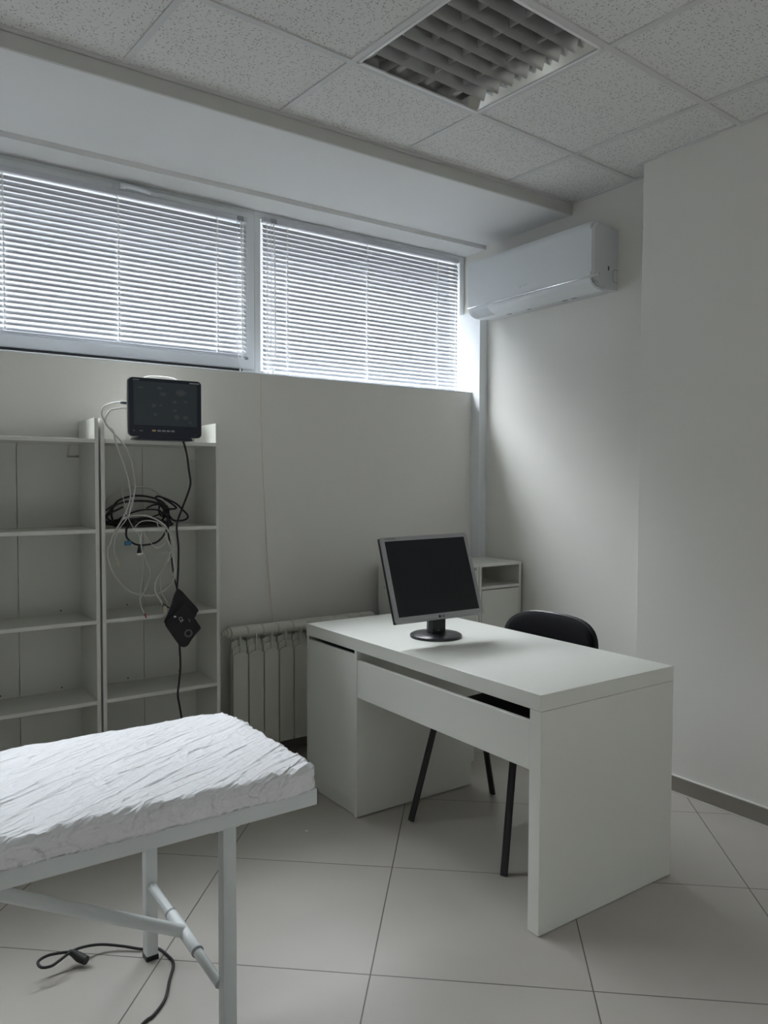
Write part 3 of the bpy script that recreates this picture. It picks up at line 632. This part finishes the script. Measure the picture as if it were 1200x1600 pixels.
obj('plug_body', lathe(bmesh.new(), [(.003, .030), (.006, .018), (.010, -.004)], (1.010, 3.172, 1.066), 14), 'rubber', a, smooth=True)
obj('collar', lathe(bmesh.new(), [(.012, 0), (.013, -.006), (.007, -.012)], (1.011, 3.172, 1.063), 14), 'offwhite', a, smooth=True)
a = thing('cable_connector', 'cream and black connector hanging beside the left edge of the cuff', 'plug', (1.112, 3.168, .825))
obj('connector_body', B((1.104, 1.119, 3.160, 3.170, .806, .836), bev=.003), 'beige', a, smooth=True)
obj('connector_tip', T([(1.106, 3.165, .834), (1.104, 3.165, .848), (1.130, 3.165, .826)], .003, seg=8), 'rubber', a)

# blood pressure cuff: two folded flaps of thin padded cloth
t = thing('blood_pressure_cuff', 'folded black blood pressure cuff hanging before the bookcase', 'cuff', (1.18, 3.165, .77))
def flap(pts, y, th, curve):
    b = bmesh.new(); cx_ = sum(p[0] for p in pts) / len(pts); cz_ = sum(p[1] for p in pts) / len(pts)
    P = catmull([(p[0], 0, p[1]) for p in pts], 3, True); n = len(P); rings = []
    for sgn in (1, -1):
        for f_ in (0, .35, .7, .93, 1.0):
            ring = []
            for p in P:
                x, z = cx_ + (p.x - cx_) * f_, cz_ + (p.z - cz_) * f_
                dy = curve * math.sin((x - cx_) * 26 + (z - cz_) * 18)
                ring.append(b.verts.new((x, y + dy + sgn * th / 2 * (1 if f_ < .95 else .35), z)))
            rings.append(ring)
    for half in (rings[:5], rings[5:]):
        for r0, r1 in zip(half[:-1], half[1:]):
            for k in range(n): b.faces.new((r0[k], r0[(k + 1) % n], r1[(k + 1) % n], r1[k]))
    for k in range(n): b.faces.new((rings[4][k], rings[4][(k + 1) % n], rings[9][(k + 1) % n], rings[9][k]))
    bmesh.ops.remove_doubles(b, verts=b.verts, dist=1e-5)
    return b
obj('back_flap', flap([(1.178, .902), (1.222, .854), (1.262, .807), (1.255, .790), (1.244, .772), (1.200, .757), (1.150, .745), (1.112, .764), (1.125, .80), (1.140, .835), (1.158, .883)], 3.172, .007, .003), 'cuff', t, smooth=True)
obj('front_flap', flap([(1.125, .785), (1.160, .810), (1.196, .838), (1.218, .808), (1.240, .774), (1.255, .750), (1.267, .727), (1.246, .705), (1.224, .682), (1.208, .662), (1.190, .656), (1.172, .664), (1.151, .692), (1.136, .715), (1.120, .740), (1.109, .763)], 3.157, .007, .004), 'cuff', t, smooth=True)
def ringmark(c, r, a0=0, a1=360, th=.0009):
    mk = bmesh.new(); tube(mk, [(c[0] + r * math.cos(math.radians(a0 + (a1 - a0) * k / 24)), 3.1515, c[1] + r * .95 * math.sin(math.radians(a0 + (a1 - a0) * k / 24))) for k in range(25)], th, seg=5); obj('printed_ring', mk, 'grey_mark', t)
ringmark((1.209, .713), .0165); ringmark((1.209, .713), .0125); ringmark((1.131, .737), .013, -90, 90); ringmark((1.131, .737), .009, -90, 90)
for s_, sz, c_, ang in (('CE', .020, (1.176, .775), -62), ('size', .010, (1.214, .768), -62)):
    tx = text(s_, sz, .0003); tx.transform(frame_m((c_[0], 3.1512, c_[1]), (math.cos(math.radians(ang)), 0, math.sin(math.radians(ang))), (-math.sin(math.radians(ang)), 0, math.cos(math.radians(ang)))))
    obj('printed_text', tx, 'white_mark' if s_ == 'CE' else 'grey_mark', t)
obj('hook_tab', B((1.146, 1.156, 3.150, 3.1535, .786, .793), bev=.001), 'white_mark', t)

# thin wire down the wall
tag(obj('wall_wire', T([(1.700, YW - .0015, 1.873), (1.702, YW - .002, 1.70), (1.706, YW - .0018, 1.52), (1.722, YW - .002, 1.207), (1.738, YW - .0018, .954), (1.760, YW - .002, .70), (1.768, YW - .002, .60)], .0018, seg=6, smoothk=6), 'wire'), 'thin tan wire running down the wall from sill to radiator', 'wire')

# ------------------------------------------------------------------ radiator
RX0, RY, RZ0, RZ1, PW = 1.487, 3.322, .100, .678, .0805
t = thing('radiator', 'cream aluminium sectional radiator below the window', 'radiator', (1.89, 3.39, 0))
def section():
    b = bmesh.new(); w = PW
    def plate(x0, x1, y0, y1, z0, zs, rise, n=8):
        poly = [(x0, z0), (x1, z0), (x1, zs)] + [(x1 + (x0 - x1) * k / n, zs + rise * math.sin(PI * k / n)) for k in range(1, n)] + [(x0, zs)]
        prism(b, poly, 'y', y0, y1)
    plate(.003, w - .003, RY, RY + .004, RZ0, .548, .012)
    plate(.004, w - .004, RY + .012, RY + .015, RZ0 + .01, .580, .009)
    plate(.004, w - .004, RY + .026, RY + .029, RZ0 + .01, .606, .009)
    addbox(b, w / 2 - .0024, w / 2 + .0024, RY + .003, RY + .075, RZ0 + .005, .556); addbox(b, w / 2 - .0024, w / 2 + .0024, RY - .001, RY + .075, .556, .642)
    addbox(b, .010, .013, RY + .004, RY + .055, RZ0 + .01, .545); addbox(b, w - .013, w - .010, RY + .004, RY + .055, RZ0 + .01, .545)
    # rounded top manifold and bottom manifold
    for (cy_, cz_, ry_, rz_) in ((RY + .042, .648, .040, .028), (RY + .055, .14, .03, .026)):
        n = 16; poly = [(cy_ + ry_ * math.cos(2 * PI * k / n) * (1.0), cz_ + rz_ * math.sin(2 * PI * k / n)) for k in range(n)]
        prism(b, poly, 'x', .0012, w - .0012)
    tube(b, [(w / 2, RY + .058, .14), (w / 2, RY + .058, .64)], .016, seg=10)
    return b
s0 = section(); s0.transform(Matrix.Translation((RX0, 0, 0)))
sec = obj('section', s0, 'radiator', t, smooth=True)
for k in range(1, 10):
    c = sec.copy(); COL.objects.link(c); c.parent = t; c.location = (k * PW, 0, 0)
v = bmesh.new(); lathe(v, [(.022, 0), (.022, -.012), (.016, -.014), (.012, -.016), (.012, -.026), (.006, -.028), (.006, -.036)], (RX0 + .001, RY + .042, .648), 16, 'x')
obj('bleed_valve', v, 'radiator', t, smooth=True)
pp = bmesh.new(); tube(pp, [(2.20, RY + .055, .14), (2.20, RY + .055, .0)], .009, seg=10); obj('supply_pipe', pp, 'radiator', t, smooth=True)
for xx in (1.6, 2.1): obj('bracket', B((xx - .01, xx + .01, RY + .07, YW - .001, .60, .62)), 'steel', t)

# ------------------------------------------------------------------ corner cabinets
def cabinet(x0, x1, label, open_top):
    y0, y1, z1 = 3.080, 3.386, .918; th = .016
    t = thing('cabinet', label, 'cabinet', ((x0 + x1) / 2, 3.23, 0), 0, 'low cabinets in the corner')
    for a in (x0, x1 - th): obj('side_panel', B((a, a + th, y0 + .002, y1, 0, z1 - .016), bev=.001), 'shelf', t)
    obj('top', B((x0 - .001, x1 + .001, y0, y1, z1 - .016, z1), bev=.0015), 'desk', t)
    obj('back_panel', B((x0 + th, x1 - th, y1 - .006, y1 - .001, .06, z1 - .016)), 'shelf_back', t)
    obj('bottom', B((x0 + th, x1 - th, y0 + .02, y1 - .006, .06, .076)), 'shelf', t)
    obj('plinth', B((x0 + th, x1 - th, y0 + .03, y0 + .044, 0, .06)), 'shelf', t)
    dz = .777 if open_top else .888
    if open_top: obj('shelf', B((x0 + th, x1 - th, y0 + .003, y1 - .006, .780, .796), bev=.001), 'shelf', t)
    obj('door', B((x0 + th + .002, x1 - th - .002, y0 + .001, y0 + .017, .066, dz - .002), bev=.0012), 'shelf', t)
    obj('painted_gap_shadow', B((x0 + th - .001, x1 - th + .001, y0 + .018, y0 + .02, .062, dz + .004)), 'hole', t) if not open_top else None  # thin dark sheet behind the door, its colour stands in for the gap's shade
    if not open_top:
        for zz, yy in ((.80, 3.33), (.66, 3.33)): obj('screw_cap', lathe(bmesh.new(), [(.004, .001), (.004, -.0012)], (x0, yy, zz), 10, 'x'), 'grey_mark', t)
    return t
cabinet(2.352, 2.792, 'low white cabinet behind the desk monitor, closed door, beside the radiator', False)
cabinet(2.797, 3.108, 'low white cabinet in the corner with an open niche above its door', True)

# ------------------------------------------------------------------ desk
DX, DY = 1.688, 1.587; DX1, DY1 = DX + .65, DY + 1.40
t = thing('desk', 'white laminate desk with a long front panel, standing on the tiled floor', 'desk', ((DX + DX1) / 2, (DY + DY1) / 2, 0))
obj('desktop', B((DX, DX1, DY, DY1, .681, .731), bev=.0012), 'desk', t)
obj('end_panel', B((DX, DX1, DY, DY + .045, 0.002, .680), bev=.0012), 'desk', t)
ip = bmesh.new(); prism(ip, [(DX + .001, 0.004), (DX + .615, .004), (DX + .615, .105), (DX + .632, .105), (DX + .632, .680), (DX + .001, .680)], 'y', DY1 - .405, DY1 - .389)
obj('inner_panel', ip, 'desk', t)
obj('outer_panel', B((DX + .002, DX1, DY1 - .017, DY1 - .001, 0.004, .680), bev=.001), 'desk', t)
obj('modesty_panel', B((DX + .002, DX + .018, DY + .047, DY1 - .407, .494, .643), bev=.0008, seg=1), 'desk', t)
obj('door', B((DX + .002, DX + .018, DY1 - .387, DY1 - .012, .062, .664), bev=.001), 'desk', t)
obj('plinth', B((DX + .012, DX + .026, DY1 - .389, DY1 - .017, 0.002, .062)), 'desk', t)
obj('cabinet_back', B((DX + .60, DX + .612, DY1 - .389, DY1 - .017, .004, .680)), 'desk', t)
obj('cabinet_bottom', B((DX + .03, DX + .60, DY1 - .389, DY1 - .017, .05, .062)), 'desk', t)

# ------------------------------------------------------------------ computer monitor
t = thing('computer_monitor', 'silver framed desktop monitor on a round black base, screen dark', 'monitor', (1.979, 2.439, .731), 0)
yaw, tilt, roll = math.radians(6.7), math.radians(20.2), math.radians(1.4)
nrm = Vector((-math.sin(yaw) * math.cos(tilt), -math.cos(yaw) * math.cos(tilt), math.sin(tilt)))
rr = Vector((math.cos(yaw), -math.sin(yaw), 0)); uu = nrm.cross(rr)
if uu.z < 0: uu = -uu
r2 = rr * math.cos(roll) + uu * math.sin(roll); u2 = uu * math.cos(roll) - rr * math.sin(roll)
cm_ = frame_m((1.922, 2.388, .986), r2, u2)
W2, H2 = .412, .342
def ringframe(w, h, bw, bt, bb, z0, z1):
    b = bmesh.new(); o4 = [(-w / 2, -h / 2), (w / 2, -h / 2), (w / 2, h / 2), (-w / 2, h / 2)]; i4 = [(-w / 2 + bw, -h / 2 + bb), (w / 2 - bw, -h / 2 + bb), (w / 2 - bw, h / 2 - bt), (-w / 2 + bw, h / 2 - bt)]
    V = lambda p, z: b.verts.new((p[0], p[1], z))
    oz0, oz1 = [V(p, z0) for p in o4], [V(p, z1) for p in o4]; iz0, iz1 = [V(p, z0) for p in i4], [V(p, z1 - .002) for p in i4]
    for k in range(4):
        j = (k + 1) % 4
        b.faces.new((oz1[k], oz1[j], iz1[j], iz1[k])); b.faces.new((oz0[k], iz0[k], iz0[j], oz0[j])); b.faces.new((oz0[k], oz0[j], oz1[j], oz1[k])); b.faces.new((iz0[k], iz1[k], iz1[j], iz0[j]))
    return b
b = ringframe(W2, H2, .019, .017, .024, -.012, 0); es = [e for e in b.edges if all(abs(abs(v.co.x) - W2 / 2) < 1e-4 and abs(abs(v.co.y) - H2 / 2) < 1e-4 for v in e.verts)]
bmesh.ops.bevel(b, geom=es, offset=.006, segments=3, affect='EDGES'); b.transform(cm_)
obj('bezel', b, 'silver', t, smooth=True)
obj('screen', B((-W2 / 2 + .018, W2 / 2 - .018, -H2 / 2 + .023, H2 / 2 - .016, -.008, -.004), mtx=cm_), 'screen', t)
bk = bmesh.new(); addbox(bk, -W2 / 2 + .001, W2 / 2 - .001, -H2 / 2 + .001, H2 / 2 - .001, -.026, -.012, bev=.003, mtx=None); addbox(bk, -.13, .13, -.12, .11, -.055, -.025, bev=.012, seg=3); bk.transform(cm_)
obj('back_cover', bk, 'black_plastic', t, smooth=True)
lg = text('LG', .0105); lg.transform(cm_ @ Matrix.Translation((.010, -H2 / 2 + .011, .0004))); obj('brand_mark', lg, 'black_plastic', t)
dk = lathe(bmesh.new(), [(.0052, 0), (.0052, .0010)], (0, 0, 0), 20); dk.transform(cm_ @ Matrix.Translation((-.007, -H2 / 2 + .011, 0))); obj('brand_disc', dk, 'black_plastic', t)
tx = text('FLATRON L1953S', .006, .0003); tx.transform(cm_ @ Matrix.Translation((-W2 / 2 + .045, H2 / 2 - .008, -.0003))); obj('model_text', tx, 'black_plastic', t)
for k in range(5): obj('button', B((.098 + k * .019, .110 + k * .019, -H2 / 2 - .0015, -H2 / 2 + .001, -.010, -.003), bev=.0008, seg=1, mtx=cm_), 'silver', t)
nk = bmesh.new(); base_c = Vector((1.979, 2.439, .731))
ncol = [(-.030, -.024), (.030, -.024), (.036, 0), (.030, .024), (-.030, .024), (-.036, 0)]
ra = Matrix.Rotation(-yaw, 4, 'Z')
lo = [nk.verts.new(base_c + ra @ Vector((x, y, .008))) for x, y in ncol]; hi = [nk.verts.new(base_c + ra @ Vector((x * .95, y * .9 - .006, .20))) for x, y in ncol]
for k in range(6): nk.faces.new((lo[k], lo[(k + 1) % 6], hi[(k + 1) % 6], hi[k]))
nk.faces.new(lo[::-1]); nk.faces.new(hi); obj('neck', nk, 'black_plastic', t)
bs = bmesh.new(); lathe(bs, [(.1045, 0), (.1055, .004), (.1045, .010), (.098, .0135), (.06, .017), (.03, .018)], base_c, 56); obj('base', bs, 'black_plastic', t, smooth=True)
mk = bmesh.new(); addbox(mk, -.012, .004, -.0255, -.0248, .030, .032); mk.transform(Matrix.Translation(base_c) @ ra); obj('neck_print', mk, 'grey_mark', t)

# ------------------------------------------------------------------ chair
CY = 2.212
t = thing('office_chair', 'black fabric visitor chair with black metal legs tucked behind the desk', 'chair', (2.1, CY, 0))
def pad(w, h, th, bend, ex, n=48, rings=9):
    b = bmesh.new(); layers = []
    for sgn in (1, -1):
        L = []
        for q in range(rings + 1):
            f_ = q / rings; ring = []
            for k in range(n):
                a = 2 * PI * k / n; c, s = math.cos(a), math.sin(a)
                x = w / 2 * f_ * abs(c) ** (2 / ex) * (1 if c >= 0 else -1); y = h / 2 * f_ * abs(s) ** (2 / ex) * (1 if s >= 0 else -1)
                z = sgn * th / 2 * max(0, 1 - f_ ** 5) ** .5 + bend * ((2 * x / w) ** 2)
                ring.append(b.verts.new((x, y, z)))
            L.append(ring)
        layers.append(L)
    for L in layers:
        for r0, r1 in zip(L[:-1], L[1:]):
            for k in range(n): b.faces.new((r0[k], r0[(k + 1) % n], r1[(k + 1) % n], r1[k]))
    bmesh.ops.remove_doubles(b, verts=b.verts, dist=1e-6)
    return b
b = pad(.475, .44, .055, -.012, 3.6); b.transform(frame_m((2.155, CY, .455), (0, 1, 0), (-1, 0, -.03))); obj('seat', b, 'fabric', t, smooth='all')
b = pad(.500, .30, .045, .035, 3.0); b.transform(frame_m((2.405, CY, .665), (0, 1, 0), (.16, 0, 1)) @ Matrix.Scale(-1, 4, (0, 0, 1))); obj('backrest', b, 'fabric', t, smooth='all')
b = pad(.512, .31, .020, .035, 3.0); b.transform(frame_m((2.424, CY, .662), (0, 1, 0), (.16, 0, 1)) @ Matrix.Scale(-1, 4, (0, 0, 1))); obj('back_shell', b, 'black_plastic', t, smooth='all')
for sy, yf in ((1, 2.443), (-1, 1.912)):
    yt = CY + sy * .205
    obj('leg', T([(1.860, yf, .0), (1.990, yt + sy * .012, .435)], .0105, seg=14, rz=1.5), 'black_metal', t, smooth=True)
    obj('leg', T([(2.315, yf + .012, .0), (2.205, yt + sy * .012, .435)], .0105, seg=14, rz=1.5), 'black_metal', t, smooth=True)
    obj('back_post', T([(2.08, yt, .425), (2.30, yt, .425), (2.375, yt - sy * .01, .47), (2.425, yt - sy * .03, .70)], .0095, seg=12, smoothk=6), 'black_metal', t, smooth=True)
obj('crossbar', B((1.985, 2.005, CY - .21, CY + .21, .415, .432), (2.195, 2.215, CY - .21, CY + .21, .415, .432)), 'black_metal', t)

# ------------------------------------------------------------------ treatment bed
t = thing('massage_table', 'white metal framed treatment bed with folding legs', 'bed', (.2, 1.92, 0))
BX0, BX1, BY0, BY1, BZ0, BZ1 = -.93, .952, 1.630, 2.178, .566, .606
fr = bmesh.new()
addbox(fr, BX0, BX1, BY0, BY0 + .025, BZ0, BZ1, bev=.0025); addbox(fr, BX0, BX1, BY1 - .025, BY1, BZ0, BZ1, bev=.0025)
addbox(fr, BX0, BX0 + .025, BY0 + .02, BY1 - .02, BZ0 + .002, BZ1 - .002, bev=.0025); addbox(fr, BX1 - .05, BX1 - .025, BY0 + .02, BY1 - .02, BZ0 + .002, BZ1 - .002, bev=.0025)
obj('bed_frame', fr, 'steel', t)
for yy in (BY0, BY1 - .025): obj('end_plug', B((BX1 - .001, BX1 + .003, yy + .001, yy + .024, BZ0 + .001, BZ1 - .001), bev=.001), 'black_plastic', t)
obj('mattress', B((BX0 + .01, BX1 - .02, BY0 + .012, BY1 - .012, BZ1, BZ1 + .045), bev=.015, seg=3), 'mattress', t)
lw = .034
for (lx, ly) in ((.730, 1.689), (.690, 2.135), (-.60, 1.689), (-.60, 2.135)):
    L_ = B((lx, lx + lw, ly, ly + lw, .012, BZ0 + (.0 if True else 0)), bev=.003)
    o = obj('leg', L_, 'steel', t, smooth=True)
    obj('foot_cap', B((lx - .0008, lx + lw + .0008, ly - .0008, ly + lw + .0008, 0, .014), bev=.001), 'black_plastic', o)
hg = bmesh.new()
for lx, ly in ((.705, 1.672), (.675, 2.14), (-.58, 1.672), (-.58, 2.14)): addbox(hg, lx - .012, lx + .06, ly, ly + .016, BZ0 - .022, BZ0 + .001, bev=.002)
obj('hinge_bracket', hg, 'steel', t)
lathe_b = lathe(bmesh.new(), [(.007, 0), (.007, -.006), (.004, -.009)], (.700, 1.672, .556), 12, 'y'); obj('hinge_bolt', lathe_b, 'chrome', t, smooth=True)
for (xa, xm) in ((.716, .716), (-.585, -.585)):
    pA, pB = Vector((xa + .018, 1.722, .146)), Vector((xa - .008, 2.136, .214)); mid = pA.lerp(pB, .5)
    cb = T([pA, pB], .0125, seg=16); o = obj('crossbar', cb, 'steel', t, smooth=True)
    obj('sleeve', T([pA.lerp(pB, .30), pA.lerp(pB, .68)], .0158, seg=18), 'steel', o, smooth=True)
    cc = bmesh.new(); tube(cc, [pA.lerp(pB, .675), pA.lerp(pB, .69)], .0163, seg=18); tube(cc, [pA.lerp(pB, .293), pA.lerp(pB, .303)], .0160, seg=18); obj('joint_ring', cc, 'grey_mark', o, smooth=True)
    sgn = 1 if xa > 0 else -1
    end = Vector((xa - sgn * .60, 1.93, .53))
    st_ = T([pA.lerp(pB, .5) + Vector((0, 0, .0)), Vector((xa - sgn * .43, 1.93, .415)), end], .0165, seg=18); obj('strut', st_, 'steel', t, smooth=True)
obj('strut_bar', B((.10, .13, BY0 + .02, BY1 - .02, .515, .545), (-.01, .02, BY0 + .02, BY1 - .02, .515, .545), bev=.002), 'steel', t)

# fitted sheet: one crumpled cloth folded over the mattress
def sheet():
    b = bmesh.new(); x0, x1, y0, y1 = BX0 + .005, BX1 + .004, BY0 - .012, BY1 + .012
    zt, drop, r = BZ1 + .060, .064, .026
    st = .0062; L, W = x1 - x0, y1 - y0
    nx, ny = int((L + 2 * drop) / st), int((W + 2 * drop) / st)
    def fold(s, lo, hi):
        """position and drop for arc length s measured past a rounded edge"""
        q = r * PI / 2
        if s < lo + r:
            d = lo + r - s
            return (lo + r - r * math.sin(d / r), r * (1 - math.cos(d / r))) if d < q else (lo, r + d - q)
        if s > hi - r:
            d = s - hi + r
            return (hi - r + r * math.sin(d / r), r * (1 - math.cos(d / r))) if d < q else (hi, r + d - q)
        return s, 0.0
    ext = drop - r + r * (PI / 2 - 1) 
    V = []
    for i in range(nx + 1):
        row = []
        for j in range(ny + 1):
            sx = x0 - ext + (L + 2 * ext) * i / nx; sy = y0 - ext + (W + 2 * ext) * j / ny
            px, dx_ = fold(sx, x0, x1); py, dy_ = fold(sy, y0, y1)
            # round the corners in plan
            cr = .05; qx = max(0, abs(px - (x0 + x1) / 2) - (L / 2 - cr)); qy = max(0, abs(py - (y0 + y1) / 2) - (W / 2 - cr))
            if qx > 0 and qy > 0:
                l = math.hypot(qx, qy)
                if l > cr: 
                    px -= math.copysign(qx * (1 - cr / l), px - (x0 + x1) / 2); py -= math.copysign(qy * (1 - cr / l), py - (y0 + y1) / 2)
            d = max(dx_, dy_)
            row.append(b.verts.new((px, py, zt - d)))
        V.append(row)
    for i in range(nx):
        for j in range(ny): b.faces.new((V[i][j], V[i + 1][j], V[i + 1][j + 1], V[i][j + 1]))
    b.normal_update()
    ca, sa = math.cos(math.radians(31)), math.sin(math.radians(31))
    disp = []
    for v in b.verts:
        x, y, z = v.co; al = x * ca + y * sa; pe = -x * sa + y * ca
        wob = noise.noise((x * 3, y * 3, 1.7)) * .05
        def ridge(a, p, seed):
            n_ = noise.noise((a, p, seed)); return (1 - min(1, abs(n_) * 4.2)) ** 1.6
        m1 = .5 + .5 * noise.noise((x * 2.2, y * 2.2, 9.0))
        top = max(0, min(1, (z - (zt - .03)) / .03))
        side = 1 - top
        m2_ = max(0, min(1, .5 + 1.2 * noise.noise((x * 5, y * 5, 21.0))))
        w_ = .0058 * ridge(al * 1.3, (pe + wob) * 8.5, 2.0) * m1 + .0034 * ridge(al * 2.6, (pe + wob) * 19, 5.0) * m2_ + .0016 * ridge(al * 7, (pe + wob * 2) * 38, 15.0) * m1 + .0022 * ridge(x * 13, y * 13, 7.0) * m2_
        w_ += .003 * noise.noise((x * 4, y * 5, 3.0)) - .002
        # gathered crinkles along the near and end edges
        edge = math.exp(-max(0, y - y0) / .07) + math.exp(-max(0, x1 - x) / .05)
        edge = min(1.0, edge)
        w_ += edge * (.0040 * ridge(x * 7 + y * 5, (x - y) * 5 + z * 9, 11.0) + .0036 * ridge(x * 17 + z * 9, y * 15 + z * 20, 13.0) + .003 * ridge(x * 34, y * 30 + z * 34, 17.0) - .003)
        w_ += side * .004 * noise.noise((x * 14, y * 14, z * 6))
        disp.append(w_)
    for v, w_ in zip(list(b.verts), disp): v.co += v.normal * w_
    # puffed middle
    for v in b.verts:
        if v.co.z > zt - .01: 
            ky = 1 - ((v.co.y - (y0 + y1) / 2) / (W / 2)) ** 2; v.co.z += .006 * ky
        zb = BZ1 + .0015
        if v.co.z < zb: v.co.z = zb + .001
    return b
so = obj('bed_sheet', sheet(), 'sheet', smooth='all'); tag(so, 'crumpled white disposable sheet covering the treatment bed mattress', 'sheet')

# ------------------------------------------------------------------ power cord on the floor
t = thing('power_cable', 'black power cable looping on the floor tiles under the treatment bed', 'cord', (.6, 2.2, 0))
pts = [(.40, 1.72, .004), (.50, 1.80, .004), (.597, 1.887, .004), (.632, 1.905, .004), (.677, 1.948, .004), (.714, 2.017, .004), (.748, 2.08, .004), (.748, 2.126, .004), (.735, 2.178, .004), (.697, 2.195, .006), (.652, 2.232, .012), (.600, 2.262, .02), (.552, 2.262, .03), (.515, 2.248, .036), (.478, 2.222, .038), (.452, 2.205, .040), (.428, 2.207, .044), (.425, 2.235, .046), (.452, 2.250, .046), (.490, 2.248, .042), (.515, 2.250, .034)]
obj('cord', T(pts, .0040, seg=10, smoothk=6), 'rubber', t, smooth='all')
cn = bmesh.new(); tube(cn, [(.508, 2.252, .036), (.520, 2.246, .030), (.532, 2.232, .022), (.546, 2.212, .018)], [.006, .010, .013, .012], seg=14, smoothk=4); obj('plug', cn, 'rubber', t, smooth=True)
# tiny scuff of plaster on the floor tile
tag(obj('plaster_crumb', lathe(bmesh.new(), [(.007, 0), (.006, .0012), (.002, .0016)], (1.47, 2.60, 0.0), 7), 'white_mark'), 'small white plaster crumb lying on the floor tile beside the desk', 'debris')
